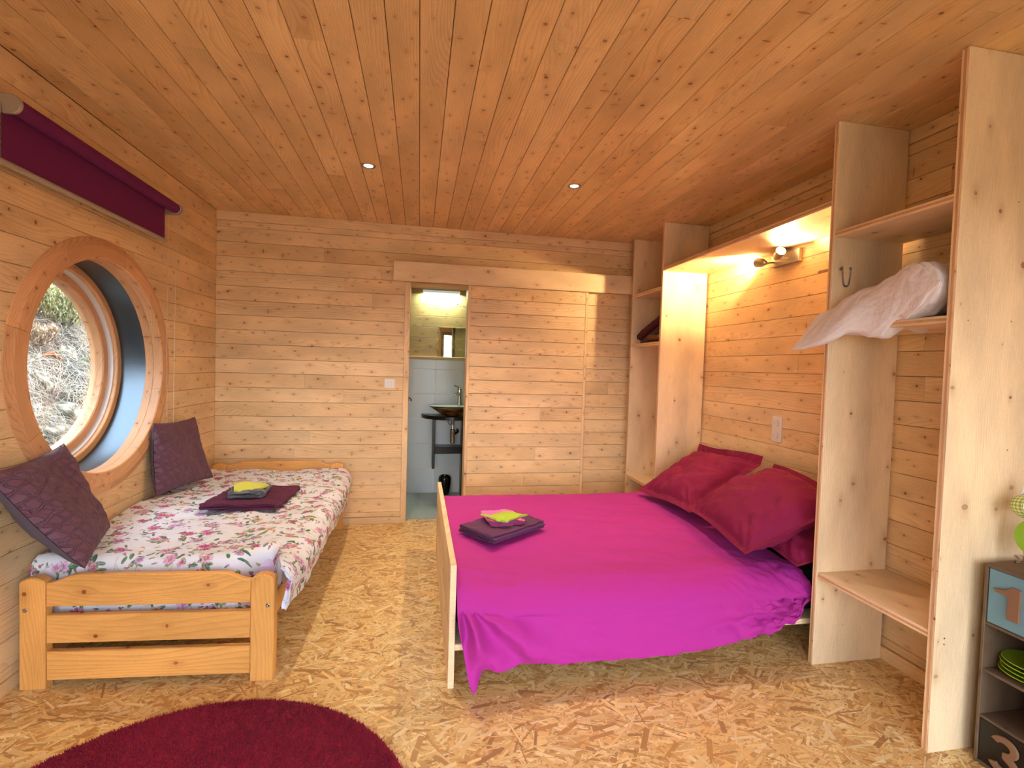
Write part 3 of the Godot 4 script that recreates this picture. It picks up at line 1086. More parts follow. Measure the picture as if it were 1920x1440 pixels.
func build_wall_bed() -> void:
	var b := thing("wall_bed", "fold-out double bed of pale spruce boards standing in the alcove under magenta bedding", "bed", Vector3(2.6, 0, 1.47))
	plank(b, "foot_panel", Vector3(1.720, 0, 0.745), Vector3(1.746, 0.521, 2.222), 2, 12, 0.3)
	wpart("base_board", Vector3(1.746, 0.150, 0.75), Vector3(3.60, 0.176, 2.205), 0, 0, M.plank, b, 0.002)
	wpart("side_rail", Vector3(1.746, 0.176, 0.75), Vector3(3.60, 0.24, 0.772), 0, 4, M.plank, b, 0.002)
	wpart("leg", Vector3(3.50, 0.0, 0.8), Vector3(3.56, 0.150, 0.86), 1, 3, M.plank, b)
	var m := part("mattress", wbox(Vector3(1.752, 0.177, 0.775), Vector3(3.775, 0.374, 2.175), 0.09), M.dark_sheet, self)
	tag(m, "mattress in a dark cover under the magenta sheet of the double bed", "mattress")

# ------------------------------------------------------------------ cloth
# a sheet with thickness: rows of points, the far side lies "thick" below along the normals
func grid_solid(rows: Array, thick: float, uvs := [], flip := false) -> ArrayMesh:
	var n := rows.size()
	var m: int = rows[0].size()
	var back := []
	for i in n:
		var line := []
		for j in m:
			var du: Vector3 = rows[mini(i + 1, n - 1)][j] - rows[maxi(i - 1, 0)][j]
			var dv: Vector3 = rows[i][mini(j + 1, m - 1)] - rows[i][maxi(j - 1, 0)]
			var nn := du.cross(dv).normalized()
			if flip:
				nn = -nn
			line.append(rows[i][j] - nn * thick)
		back.append(line)
	var st := st_new()
	add_grid(st, rows, false, uvs, flip)
	add_grid(st, back, false, uvs, not flip)
	var rim_a := []
	var rim_b := []
	var uv := []
	for j in m: rim_a.append(rows[0][j]); rim_b.append(back[0][j]); uv.append(uvs[0][j] if not uvs.is_empty() else Vector2.ZERO)
	for i in range(1, n): rim_a.append(rows[i][m - 1]); rim_b.append(back[i][m - 1]); uv.append(uvs[i][m - 1] if not uvs.is_empty() else Vector2.ZERO)
	for j in range(m - 2, -1, -1): rim_a.append(rows[n - 1][j]); rim_b.append(back[n - 1][j]); uv.append(uvs[n - 1][j] if not uvs.is_empty() else Vector2.ZERO)
	for i in range(n - 2, -1, -1): rim_a.append(rows[i][0]); rim_b.append(back[i][0]); uv.append(uvs[i][0] if not uvs.is_empty() else Vector2.ZERO)
	add_grid(st, [rim_a, rim_b], false, [uv, uv], not flip)
	return st.commit()

# a stuffed cushion or pillow, its middle plane in xy; rim > 0 adds a flat sewn border; shape(p, u, v, side) may bend it
func pillow(w: float, h: float, t: float, seed_: int, wrinkle := 0.01, pinch := 0.06, rim := 0.0, bend = null, res := 40) -> ArrayMesh:
	var n := noise3(seed_, 3.0, 3)
	var st := st_new()
	for side in [1.0, -1.0]:
		var rows := []
		var uvs := []
		for i in res + 1:
			var row := []
			var uv := []
			var v := sin((float(i) / res - 0.5) * PI) * 0.35 + (float(i) / res * 2.0 - 1.0) * 0.65
			for j in res + 1:
				var u := sin((float(j) / res - 0.5) * PI) * 0.35 + (float(j) / res * 2.0 - 1.0) * 0.65
				var x := u * w * 0.5 * (1.0 - pinch * (1.0 - v * v) * absf(u))
				var y := v * h * 0.5 * (1.0 - pinch * (1.0 - u * u) * absf(v))
				var fu := absf(u)
				var fv := absf(v)
				if rim > 0.0:
					fu = clampf(fu * (w * 0.5) / (w * 0.5 - rim), 0.0, 1.0)
					fv = clampf(fv * (h * 0.5) / (h * 0.5 - rim), 0.0, 1.0)
				var prof := pow(maxf(0.0, (1.0 - pow(fu, 2.6)) * (1.0 - pow(fv, 2.6))), 0.52)
				var edge := sqrt(maxf(0.0, (1.0 - u * u) * (1.0 - v * v)))
				var nz := n.get_noise_3d(x * 2.2, y * 2.2, side * 3.0)
				# folds running in from the corners
				var ang := atan2(absf(v) * h, absf(u) * w)
				var fold := sin((absf(u) * w - absf(v) * h) * 42.0 + seed_ + signf(u) * 2.0 + signf(v)) * smoothstep(0.45, 0.95, minf(absf(u) , absf(v)) + 0.15)
				var z := prof * t * 0.5 + edge * (nz * wrinkle * 1.6 + fold * wrinkle * 0.8) + 0.0025 * signf(1.0 - maxf(absf(u), absf(v)) - 0.001)
				if maxf(absf(u), absf(v)) > 0.999:
					z = 0.0
				var p := Vector3(x, y, z * side)
				if bend != null:
					p = bend.call(p, u, v)
				row.append(p)
				uv.append(Vector2(x, y) * 2.0)
			rows.append(row)
			uvs.append(uv)
		add_grid(st, rows, false, uvs, side > 0.0)
	return st.commit()

# cloth folded to and fro: cross-section a ribbon with "turns" layers of width w, run out along z by d
func folded(w: float, d: float, turns: int, th: float, seed_: int, puff := 1.0, shrink := 0.012) -> ArrayMesh:
	var r := RandomNumberGenerator.new()
	r.seed = seed_
	var path := []
	var pitch := th * 1.28
	for k in turns:
		var y := th * 0.5 + k * pitch
		var a := -w / 2 + th + r.randf() * shrink
		var b := w / 2 - th - r.randf() * shrink
		var lr := [a, b] if k % 2 == 0 else [b, a]
		for q in 15:
			var t := q / 14.0
			path.append(Vector2(lerpf(lr[0], lr[1], t), y + 0.0012 * sin(t * 9.0 + k)))
		if k < turns - 1:
			var s := 1.0 if k % 2 == 0 else -1.0
			for q in range(1, 6):
				var ang := -PI / 2 + PI * q / 6.0
				path.append(Vector2(lr[1] + s * cos(ang) * pitch * 0.62, y + pitch * 0.5 + sin(ang) * pitch * 0.5))
	var left := []
	var right := []
	for i in path.size():
		var dd: Vector2 = (path[mini(i + 1, path.size() - 1)] - path[maxi(i - 1, 0)]).normalized()
		var nn := Vector2(-dd.y, dd.x) * th * 0.5
		left.append(path[i] + nn)
		right.append(path[i] - nn)
	right.reverse()
	var outline := PackedVector2Array(left + right)
	var n := noise3(seed_, 6.0, 2)
	var rows := []
	var zs := 18
	for i in zs + 1:
		var z := lerpf(-d / 2, d / 2, float(i) / zs)
		var row := []
		for k in outline.size() + 1:
			var p := outline[k % outline.size()]
			var lift := 1.0 + 0.16 * puff * n.get_noise_2d(p.x * 2.0, z * 2.0)
			var end := 0.004 * puff * n.get_noise_2d(p.y * 90.0 + p.x * 3.0, 7.0) * (1.0 if i == 0 or i == zs else 0.0)
			row.append(Vector3(p.x + 0.004 * puff * n.get_noise_2d(z * 3.0, p.y * 40.0), p.y * lift, z + end * 3.0))
		rows.append(row)
	var st := st_new()
	add_grid(st, rows, true)
	var idx := Geometry2D.triangulate_polygon(outline)
	for e in [0, zs]:
		for k in range(0, idx.size(), 3):
			tri(st, rows[e][idx[k]], rows[e][idx[k + 1]], rows[e][idx[k + 2]], Vector3(0, 0, -1 if e == 0 else 1))
	return st.commit()

func fabric(c: Color, rough := 0.9, normal: Texture2D = null, ns := 0.6, uvs := 8.0) -> StandardMaterial3D:
	var m := mat(c, rough)
	m.rim_enabled = true
	m.rim = 0.25
	m.rim_tint = 0.7
	if normal:
		m.normal_enabled = true
		m.normal_texture = normal
		m.normal_scale = ns
		m.uv1_triplanar = true
		m.uv1_scale = Vector3(uvs, uvs, uvs)
	return m

# soft painted ellipse on a byte image (wraps round)
func blot(data: PackedByteArray, n: int, c: Vector2, rx: float, ry: float, ang: float, col: Color, alpha := 1.0, vein := 0.0) -> void:
	var reach := int(maxf(rx, ry)) + 1
	var ca := cos(ang)
	var sa := sin(ang)
	for j in range(-reach, reach + 1):
		for i in range(-reach, reach + 1):
			var x := i * ca + j * sa
			var y := -i * sa + j * ca
			var e := x * x / (rx * rx) + y * y / (ry * ry)
			if e < 1.0:
				var a := alpha * clampf((1.0 - e) * 3.0, 0.0, 1.0)
				var shade := 1.0 + vein * (0.25 if absf(y) < ry * 0.12 else (-0.18 if y > 0.0 else 0.05))
				var at := (posmod(int(c.y) + j, n) * n + posmod(int(c.x) + i, n)) * 3
				data[at] = clampi(int(lerpf(data[at], col.r * 255.0 * shade, a)), 0, 255)
				data[at + 1] = clampi(int(lerpf(data[at + 1], col.g * 255.0 * shade, a)), 0, 255)
				data[at + 2] = clampi(int(lerpf(data[at + 2], col.b * 255.0 * shade, a)), 0, 255)

func floral_texture(n: int) -> ImageTexture:
	var r := RandomNumberGenerator.new()
	r.seed = 12
	var data := PackedByteArray()
	data.resize(n * n * 3)
	for i in n * n:
		data[i * 3] = 246; data[i * 3 + 1] = 240; data[i * 3 + 2] = 240
	var greens := [Color(0.36, 0.52, 0.36), Color(0.50, 0.58, 0.32), Color(0.24, 0.45, 0.33), Color(0.62, 0.62, 0.34), Color(0.42, 0.55, 0.45)]
	var pinks := [Color(0.85, 0.38, 0.62), Color(0.92, 0.60, 0.74), Color(0.80, 0.28, 0.52), Color(0.90, 0.66, 0.82), Color(0.90, 0.58, 0.66), Color(0.93, 0.72, 0.56), Color(0.76, 0.56, 0.78)]
	var s := n / 1024.0
	var leaf := func(c: Vector2, ang: float, l: float) -> void:
		blot(data, n, c + Vector2(cos(ang), sin(ang)) * l, l, l * r.randf_range(0.32, 0.46), ang, greens[r.randi() % 5], 0.92, 1.0)
	for k in 150:   # faint sprigs in the ground
		var c := Vector2(r.randf() * n, r.randf() * n)
		var ang := r.randf() * TAU
		for q in 9:
			c += Vector2(cos(ang), sin(ang)) * 6.0 * s
			ang += r.randf_range(-0.3, 0.3)
			blot(data, n, c, 4.5 * s, 1.6 * s, ang + (0.8 if q % 2 == 0 else -0.8), Color(0.72, 0.76, 0.60).lerp(Color(0.88, 0.74, 0.72), r.randf()), 0.85)
	# bouquets on a jittered lattice
	for gy in 9:
		for gx in 7:
			var c := Vector2((gx + 0.5 * (gy % 2) + r.randf_range(-0.2, 0.2)) / 7.0, (gy + r.randf_range(-0.25, 0.25)) / 9.0) * n
			var big := r.randf()
			for q in r.randi_range(6, 11):
				leaf.call(c + Vector2(r.randfn(0, 22), r.randfn(0, 18)) * s, r.randf() * TAU, r.randf_range(13.0, 24.0) * s)
			var pink: Color = pinks[r.randi() % pinks.size()]
			var flowers := 1 if big < 0.45 else (2 if big < 0.8 else 3)
			for f in flowers:
				var fc := c + Vector2(r.randfn(0, 30), r.randfn(0, 20)) * s * (1.0 if f > 0 else 0.3)
				var rad := r.randf_range(19.0, 33.0) * s * (1.0 if f == 0 else 0.7)
				for ring in 3:
					var count: int = [9, 6, 4][ring]
					for q in count:
						var a := TAU * q / count + r.randf() * 0.5
						var pr: float = rad * [0.72, 0.42, 0.15][ring]
						var col := pink.lerp(Color(0.99, 0.90, 0.92), r.randf_range(0.0, 0.55)) if ring < 2 else pink.darkened(0.18)
						blot(data, n, fc + Vector2(cos(a), sin(a) * 0.9) * pr, rad * 0.42, rad * 0.30, a, col, 0.9, 0.6)
				blot(data, n, fc, rad * 0.16, rad * 0.16, 0.0, Color(0.90, 0.75, 0.35), 0.9)
			for q in r.randi_range(4, 8):
				var bc := c + Vector2(r.randfn(0, 50), r.randfn(0, 42)) * s
				blot(data, n, bc, 9.0 * s, 6.0 * s, r.randf() * TAU, pinks[r.randi() % pinks.size()], 0.9, 0.5)
				leaf.call(bc, r.randf() * TAU, 10.0 * s)
	return ImageTexture.create_from_image(Image.create_from_data(n, n, false, Image.FORMAT_RGB8, data))

func quilt_texture(n: int) -> ImageTexture:
	# stitched lines that wander in two slanted directions, as a relief
	var r := RandomNumberGenerator.new()
	r.seed = 3
	var im := Image.create(n, n, false, Image.FORMAT_L8)
	im.fill(Color(0.7, 0.7, 0.7))
	var warp := noise3(5, 0.012, 2).get_seamless_image(n, n)
	for j in n:
		for i in n:
			var wv := warp.get_pixel(i, j).r * 0.35
			var a := fposmod((i + j * 0.35) / n * 7.0 + wv, 1.0)
			var b := fposmod((j - i * 0.3) / n * 6.0 + wv * 1.2, 1.0)
			var c := fposmod((i * 0.8 + j) / n * 4.0 - wv, 1.0)
			var d := minf(minf(minf(absf(a - 0.4), absf(a - 0.6)), minf(absf(b - 0.42), absf(b - 0.6))), absf(c - 0.5) * 1.4)
			var v := smoothstep(0.0, 0.09, d)
			im.set_pixel(i, j, Color(v, v, v))
	im.bump_map_to_normal_map(5.0)
	return ImageTexture.create_from_image(im)

func build_soft_things() -> void:
	var weave := noise_tex(41, 0.28, 2.0, 256, 2)
	var creases := noise_tex(43, 0.022, 6.0, 256, 4)
	var terry := noise_tex(44, 0.20, 5.0, 256, 2)
	var quilt := quilt_texture(384)
	var floral := mat(Color(0.91, 0.95, 1.0), 0.85, floral_texture(1024))
	floral.normal_enabled = true
	floral.normal_texture = creases
	floral.normal_scale = 0.35
	var magenta := fabric(Color(0.71, 0.15, 0.59), 0.85, weave, 0.25, 14.0)
	var crimson := fabric(Color(0.51, 0.0, 0.25), 0.85, creases, 0.35, 3.0)
	build_single_bedding(floral)
	build_cushions(quilt)
	build_sheet(magenta)
	build_pillows(crimson)
	build_towels(terry)
	build_rug(terry)
	# white pillow flopping over the upper shelf of the right-hand unit
	var white := fabric(Color(0.92, 0.90, 0.91), 0.85, creases, 0.5, 3.0)
	var bendw := func(p: Vector3, u: float, v: float) -> Vector3:
		# x: along the shelf (towards the camera), y: from the wall to the room, z: up
		var q := p
		q.z = p.z * (0.75 + 0.45 * smoothstep(-0.6, 0.7, u))
		q.z += 0.055 * u + 0.020 * exp(-pow((u - 0.55) * 3.0, 2.0)) - 0.030 * exp(-pow((u - 0.02 - 0.25 * v) * 5.0, 2.0)) * smoothstep(-0.4, 0.8, v)
		var lim := 0.125
		if p.y > lim:
			var over := p.y - lim
			var k := 1.0 - smoothstep(-0.55, 0.25, u)
			q.z -= k * over * 0.95
			q.y -= over * (0.25 + 0.55 * (1.0 - k))
		return q
	var pm := pillow(0.62, 0.50, 0.20, 15, 0.026, 0.04, 0.0, bendw, 60)
	var pw := part("pillow", pm, white, self, Vector3(3.535, 1.640, 2.475), Basis(Vector3.BACK, Vector3.LEFT, Vector3.UP))
	tag(pw, "white pillow slumped on the tall shelf unit, one corner hanging over the edge", "pillow")
	var dark := fabric(Color(0.30, 0.05, 0.13), 0.9, terry, 0.5, 5.0)
	var bl := thing("blanket", "dark plum blanket with grey lining, folded and propped aslant on the corner shelf", "blanket", Vector3(3.6, 1.6, 0.40))
	var tilt := Basis(Vector3.RIGHT, -0.33)
	part("fold", folded(0.30, 0.50, 3, 0.028, 61, 1.0, 0.03), dark, bl, Vector3(-0.01, 0.065, 0.01), tilt)
	part("lining", folded(0.27, 0.40, 2, 0.020, 62, 1.0, 0.03), fabric(Color(0.32, 0.28, 0.26), 0.9, terry, 0.5, 5.0), bl, Vector3(-0.01, 0.02, -0.03), tilt)
	var brown := part("blanket_001", folded(0.30, 0.26, 3, 0.018, 63, 1.4, 0.02), fabric(Color(0.50, 0.30, 0.16), 0.9, terry, 0.5, 5.0), self, Vector3(3.60, 1.5835, 0.50))
	tag(brown, "small folded brown blanket beneath the propped plum blanket on the corner shelf", "blanket")

func build_single_bedding(floral: Material) -> void:
	var mt := part("mattress", wbox(Vector3(0.055, 0.281, 0.16), Vector3(0.985, 0.448, 1.885), 0.03), fabric(Color(0.82, 0.76, 0.90), 0.9), self)
	tag(mt, "pale lilac mattress of the pine single bed, one corner showing at the footboard", "mattress")
	var n := noise3(31, 1.3, 3)
	var fine := noise3(32, 6.0, 2)
	var rows := []
	var uvs := []
	var nz := 92
	var nx := 74
	for i in nz + 1:
		var f := float(i) / nz
		# along the bed: headboard end .. over the foot end and down behind the footboard
		var s := lerpf(0.0, 2.10, f)
		var row := []
		var uv := []
		for j in nx + 1:
			var t := lerpf(-0.06, 1.26, float(j) / nx)   # across: wall .. right hem
			var z := 0.145 + s
			var y := 0.497
			var foot_cut := 0.12 * smoothstep(0.80, 0.93, t) * (1.0 - smoothstep(0.98, 1.03, t))
			var endz := 1.935 - foot_cut - 0.078 * (0.955 - minf(t, 0.955))
			if z > endz:
				var over := z - endz
				var a := minf(over / 0.045, PI / 2)
				var tuck := 1.0 - smoothstep(0.92, 1.0, t)
				y -= (0.045 * (1.0 - cos(a)) + maxf(0.0, over - 0.045 * PI / 2)) * tuck
				z = endz + 0.045 * sin(a) + (1.0 - tuck) * minf(over, 0.2) * 0.45
			y += 0.03 * smoothstep(0.16, 0.0, s) * 0.0
			var x := t
			if t < 0.02:
				y -= (0.02 - t) * 0.8
				x = 0.02 - (0.02 - t) * 0.1
			var hang := 0.06 + 0.025 * sin(s * 3.1 + 0.6) + 0.02 * n.get_noise_1d(s * 3.0)
			var lim := 0.985 + 0.03 * smoothstep(0.0, 0.5, s) * smoothstep(2.1, 1.6, s)
			if t > lim:
				var rad := 0.085
				var over := t - lim
				var a := minf(over / rad, 1.45)
				x = lim + rad * sin(a)
				y -= rad * (1.0 - cos(a)) + maxf(0.0, over - rad * 1.45) * (0.75 + hang)
				x -= maxf(0.0, over - rad * 1.45) * 0.15
			var amp := 0.019 + 0.006 * smoothstep(0.9, 1.1, t)
			y += amp * n.get_noise_2d(x * 2.2, z * 1.8) + 0.0045 * fine.get_noise_2d(x * 1.4, z * 2.6)
			# shallow channels of the quilted filling
			y += 0.004 * sin(x * 9.0 + 2.0 * n.get_noise_1d(z)) * smoothstep(0.0, 0.2, t) * smoothstep(1.1, 0.9, t)
			y += 0.010 * smoothstep(0.25, 0.0, t)
			x += 0.006 * fine.get_noise_2d(z * 2.0, y * 2.0) * smoothstep(0.95, 1.1, t)
			row.append(Vector3(x, y, z))
			uv.append(Vector2(t, s) / 0.95)
		rows.append(row)
		uvs.append(uv)
	var d := part("duvet", grid_solid(rows, 0.022, uvs), floral, self)
	tag(d, "white duvet printed with pink flowers and green leaves spread over the pine single bed", "duvet")

func build_cushions(quilt: Texture2D) -> void:
	var plum := fabric(Color(0.40, 0.26, 0.34), 0.6, quilt, 1.0, 1.0)
	plum.uv1_triplanar = false
	plum.uv1_scale = Vector3(1.6, 1.6, 1.6)
	var back := fabric(Color(0.33, 0.30, 0.35), 0.9)
	# corners: bottom-left, bottom-right, top-right, top-left (seen from the room)
	var list := [
		[Vector3(0.300, 0.505, 2.050), Vector3(0.120, 0.512, 1.560), Vector3(0.052, 0.955, 1.765), Vector3(0.075, 0.915, 2.195), 0.15, "plum quilted cushion tilted against the near side of the round window"],
		[Vector3(0.085, 0.530, 1.055), Vector3(0.205, 0.530, 0.560), Vector3(0.060, 0.940, 0.500), Vector3(0.050, 0.955, 1.010), 0.13, "plum quilted cushion standing in the back corner of the single bed"],
	]
	for k in 2:
		var q: Array = list[k]
		var mid: Vector3 = (q[0] + q[1] + q[2] + q[3]) * 0.25
		var ez := ((q[1] - q[3]) as Vector3).cross(q[2] - q[0]).normalized()
		var t := thing("cushion", q[5], "cushion", mid)
		var st := pillow_halves(q, mid, ez, q[4], 71 + k * 4)
		part("front", st[0], plum, t)
		part("back", st[1], back, t)

func pillow_halves(q: Array, mid: Vector3, ez: Vector3, t: float, seed_: int) -> Array:
	var w := 0.5
	var h := 0.5
	var n := noise3(seed_, 2.6, 3)
	var out := []
	var res := 44
	for side in [1.0, -1.0]:
		var rows := []
		var uvs := []
		for i in res + 1:
			var row := []
			var uv := []
			var v := float(i) / res * 2.0 - 1.0
			v = v * 0.6 + 0.4 * sin(v * PI / 2)
			for j in res + 1:
				var u := float(j) / res * 2.0 - 1.0
				u = u * 0.6 + 0.4 * sin(u * PI / 2)
				var x := u * w * 0.5 * (1.0 - 0.07 * (1.0 - v * v) * absf(u))
				var y := v * h * 0.5 * (1.0 - 0.07 * (1.0 - u * u) * absf(v))
				var prof := pow(maxf(0.0, (1.0 - pow(absf(u), 2.8)) * (1.0 - pow(absf(v), 2.8))), 0.5)
				var z := prof * (t * 0.5 + 0.016 * n.get_noise_3d(x * 3.0, y * 3.0, side)) - prof * 0.02 * exp(-pow((u - 0.35 + v * 0.3) * 4.0, 2.0)) * (1.0 if side > 0.0 else 0.0)
				var a := x / w + 0.5
				var b := y / h + 0.5
				var low := (q[0] as Vector3).lerp(q[1], a)
				var top := (q[3] as Vector3).lerp(q[2], a)
				row.append(low.lerp(top, b) - mid + ez * (z * side + 0.001 * side - 0.02 * (1.0 - v * v)))
				uv.append(Vector2(x, y) / 0.5)
			rows.append(row)
			uvs.append(uv)
		var st := st_new()
		add_grid(st, rows, false, uvs, side > 0.0)
		out.append(st.commit())
	return out

func table(xs: Array, x: float) -> float:
	for k in xs.size() - 1:
		if x <= xs[k + 1][0]:
			var t := clampf((x - xs[k][0]) / (xs[k + 1][0] - xs[k][0]), 0.0, 1.0)
			return lerpf(xs[k][1], xs[k + 1][1], t)
	return xs[-1][1]

func build_sheet(magenta: Material) -> void:
	var hem := [[1.80, 0.06], [1.822, 0.014], [1.836, 0.03], [1.868, 0.088], [1.96, 0.090], [2.12, 0.104], [2.20, 0.090], [2.41, 0.089], [2.72, 0.093], [2.93, 0.115], [3.19, 0.152], [3.33, 0.188], [3.385, 0.225], [3.405, 0.29]]
	var n := noise3(51, 1.6, 3)
	var fine := noise3(52, 5.0, 2)
	var rows := []
	var nu := 170
	var ns := 96
	for i in nu + 1:
		var u := float(i) / nu
		u = lerpf(u, u * u * (3.0 - 2.0 * u), 0.25)
		var xt := lerpf(1.752, 3.455, u)
		var xh := lerpf(1.80, 3.405, u)
		var hy := table(hem, xh)
		var row := []
		var crest := 0.434
		var edge_y := crest - 0.034 * smoothstep(1.75, 2.0, xt)
		for j in ns + 1:
			var s := float(j) / ns
			var p: Vector3
			if s < 0.08:      # far side, tucked down
				p = Vector3(xt, lerpf(0.30, crest - 0.012, s / 0.08), 0.752 + 0.0 * s)
			elif s < 0.52:    # across the top
				var f := (s - 0.08) / 0.44
				p = Vector3(xt, lerpf(crest, edge_y, pow(smoothstep(0.25, 1.0, f), 1.5)) - 0.012 * exp(-f * 26.0), lerpf(0.757, 2.035, f))
			elif s < 0.68:    # over the near edge
				var a := (s - 0.52) / 0.16 * PI * 0.46
				p = Vector3(xt, edge_y - 0.125 * (1.0 - cos(a)), 2.035 + 0.202 * sin(a))
			else:             # down to the hem
				var f := (s - 0.68) / 0.32
				var y0 := edge_y - 0.125 * (1.0 - cos(PI * 0.46))
				var x := lerpf(xt, xh, f)
				p = Vector3(x, lerpf(y0, hy, f), 2.2363 + 0.030 * f + 0.012 * sin(f * PI))
				# long folds pulled from the foot corner down to the right
				var dfoot := Vector2(x - 1.76, 0.40 - p.y)
				var ang := atan2(dfoot.y, dfoot.x)
				var rr := dfoot.length()
				var fall := smoothstep(0.02, 0.12, rr) * smoothstep(0.62, 0.22, rr)
				p.z += 0.030 * sin(ang * 12.0 + 0.6 + 1.5 * n.get_noise_2d(x * 2.0, p.y * 2.0)) * fall
				# the hanging corner stands off in a pleat
				p.z += 0.040 * exp(-pow((x - 1.822 - 0.10 * (1.0 - f) * 0.0) / 0.030, 2.0)) * f
				p.z -= 0.022 * exp(-pow((x - 1.885) / 0.03, 2.0)) * f
				# gathers drawn together at the shelf unit
				var dr := Vector2(3.41 - x, p.y - 0.25)
				var rl := dr.length()
				var ga := atan2(dr.y, dr.x)
				p.z += (0.018 * sin(ga * 15.0 + 2.0 * n.get_noise_1d(rl * 4.0)) + 0.009 * sin(ga * 29.0 + 1.3)) * smoothstep(0.03, 0.1, rl) * smoothstep(0.75, 0.15, rl)
				p.z -= 0.05 * exp(-rl * 12.0)
				p.z += 0.010 * n.get_noise_2d(x * 2.0, p.y * 5.0)
				p.y += 0.004 * fine.get_noise_1d(x * 3.0) * f
			# creases on the top
			var top := smoothstep(0.05, 0.10, s) * smoothstep(0.70, 0.60, s)
			p.y += top * (0.009 * n.get_noise_2d(p.x * 1.2, p.z * 2.6) + 0.0042 * fine.get_noise_2d(p.x * 0.9, p.z * 5.0))
			p.y += top * 0.0035 * sin(p.z * 60.0 + 6.0 * n.get_noise_2d(p.x, p.z)) * smoothstep(2.35, 1.85, p.x) * smoothstep(1.7, 2.1, p.z)
			var right := smoothstep(2.9, 3.3, p.x) * smoothstep(0.45, 0.6, s)
			p.y += right * 0.012 * fine.get_noise_2d(p.x * 3.0, s * 12.0)
			row.append(p)
		rows.append(row)
	var o := part("bed_sheet", grid_solid(rows, 0.004, [], true), magenta, self)
	tag(o, "plain magenta sheet over the double bed, one pointed corner hanging at the foot", "bed sheet")

func build_pillows(crimson: Material) -> void:
	# local x runs along the wall (towards the camera), y from the room up to the wall
	var list := [
		[Vector3(3.205, 0.438, 1.225), Vector3(3.735, 0.735, 1.185), 0.66, 0.19, 0.05, 81, "crimson pillow with a flanged edge leaning at the far side of the alcove"],
		[Vector3(3.190, 0.436, 1.850), Vector3(3.725, 0.690, 1.915), 0.62, 0.24, 0.03, 85, "plump crimson pillow lying in front, against the tall shelf unit"],
		[Vector3(3.345, 0.420, 1.925), Vector3(3.770, 0.500, 1.925), 0.64, 0.15, 0.03, 89, "crimson pillow mostly hidden underneath the plump front pillow"],
	]
	for q in list:
		var a: Vector3 = q[0]
		var b: Vector3 = q[1]
		var ey := (b - a).normalized()
		var ex := (Vector3.BACK - ey * ey.z).normalized()
		var ez := ex.cross(ey).normalized()
		var h := (b - a).length()
		var sag := func(p: Vector3, u: float, v: float) -> Vector3:
			var o := p
			o.z += 0.02 * (absf(u) - 0.5) * -1.0 + 0.012 * sin(u * 3.0 + q[5])
			if v > 0.86:
				o.z += (v - 0.86) * 0.30
			return o
		var o := part(numbered("bed_pillow"), pillow(q[2], h, q[3], q[5], 0.021, 0.03, q[4], sag, 56), crimson, self, (a + b) * 0.5 + ez * q[3] * 0.33, Basis(ex, ey, ez))
		tag(o, q[6], "pillow")

func build_towels(terry: Texture2D) -> void:
	var plum := fabric(Color(0.36, 0.13, 0.26), 0.95, terry, 0.8, 4.0)
	var violet := fabric(Color(0.40, 0.22, 0.38), 0.95, terry, 0.8, 4.0)
	var grey := fabric(Color(0.43, 0.44, 0.46), 0.95, terry, 0.8, 4.0)
	var pink := fabric(Color(0.96, 0.50, 0.80), 0.95, terry, 0.8, 4.0)
	var lime := fabric(Color(0.82, 0.83, 0.36), 0.95, terry, 0.8, 4.0)
	var green := fabric(Color(0.72, 0.84, 0.28), 0.95, terry, 0.8, 4.0)
	var y := 0.508
	var t := thing("bath_towel", "plum bath towel folded flat on the flowered duvet, under a grey towel", "towel", Vector3(0.615, y, 1.085), -0.07)
	part("folded_cloth", folded(0.43, 0.42, 2, 0.015, 101, 1.2), plum, t)
	part("border", wbox(Vector3(0.125, 0.0355, -0.20), Vector3(0.130, 0.0385, 0.205), 0.001), fabric(Color(0.40, 0.15, 0.30), 0.9), t)
	part("border", wbox(Vector3(0.160, 0.0352, -0.20), Vector3(0.165, 0.0382, 0.205), 0.001), fabric(Color(0.40, 0.15, 0.30), 0.9), t)
	part("hanging_loop", tube([Vector3(0.195, 0.012, 0.19), Vector3(0.225, 0.012, 0.205), Vector3(0.245, 0.014, 0.20), Vector3(0.23, 0.016, 0.185), Vector3(0.20, 0.014, 0.175)], 0.005, 8), plum, t)
	var g := thing("hand_towel", "small grey towel folded on the plum bath towel, under a yellow washcloth", "towel", Vector3(0.60, y + 0.040, 1.095), 0.10)
	part("folded_cloth", folded(0.235, 0.20, 2, 0.018, 103, 1.8, 0.03), grey, g)
	var w := wash_cloth(111, 0.17, 0.145, 0.5)
	tag(part("washcloth", w, lime, self, Vector3(0.605, y + 0.087, 1.10), Basis(Vector3.UP, 0.2)), "yellow-green washcloth folded to a wedge on top of the grey towel", "washcloth")
	var y2 := 0.441
	var v := thing("bath_towel", "dark violet bath towel folded on the magenta sheet, under a pink towel", "towel", Vector3(2.043, y2, 1.55), 0.62)
	part("folded_cloth", folded(0.31, 0.40, 4, 0.0088, 121, 1.2, 0.05), violet, v, Vector3.ZERO, Basis(Vector3.UP, PI / 2))
	var p := thing("hand_towel", "small pink towel folded on the dark violet bath towel, under a green wash mitt", "towel", Vector3(2.045, y2 + 0.0455, 1.54), 0.12)
	part("folded_cloth", folded(0.255, 0.19, 3, 0.0082, 123, 1.6, 0.04), pink, p)
	var mm := wash_cloth(131, 0.16, 0.13, 0.12)
	var mi := thing("wash_mitt", "lime green wash mitt with a loop, lying on the pink towel", "washcloth", Vector3(2.060, y2 + 0.080, 1.575), 0.62)
	part("mitt", mm, green, mi)
	part("loop", tube([Vector3(-0.07, 0.0, 0.02), Vector3(-0.088, 0.002, 0.022), Vector3(-0.094, 0.002, 0.034), Vector3(-0.084, 0.001, 0.044), Vector3(-0.068, 0.0, 0.036)], 0.0055, 8), green, mi)

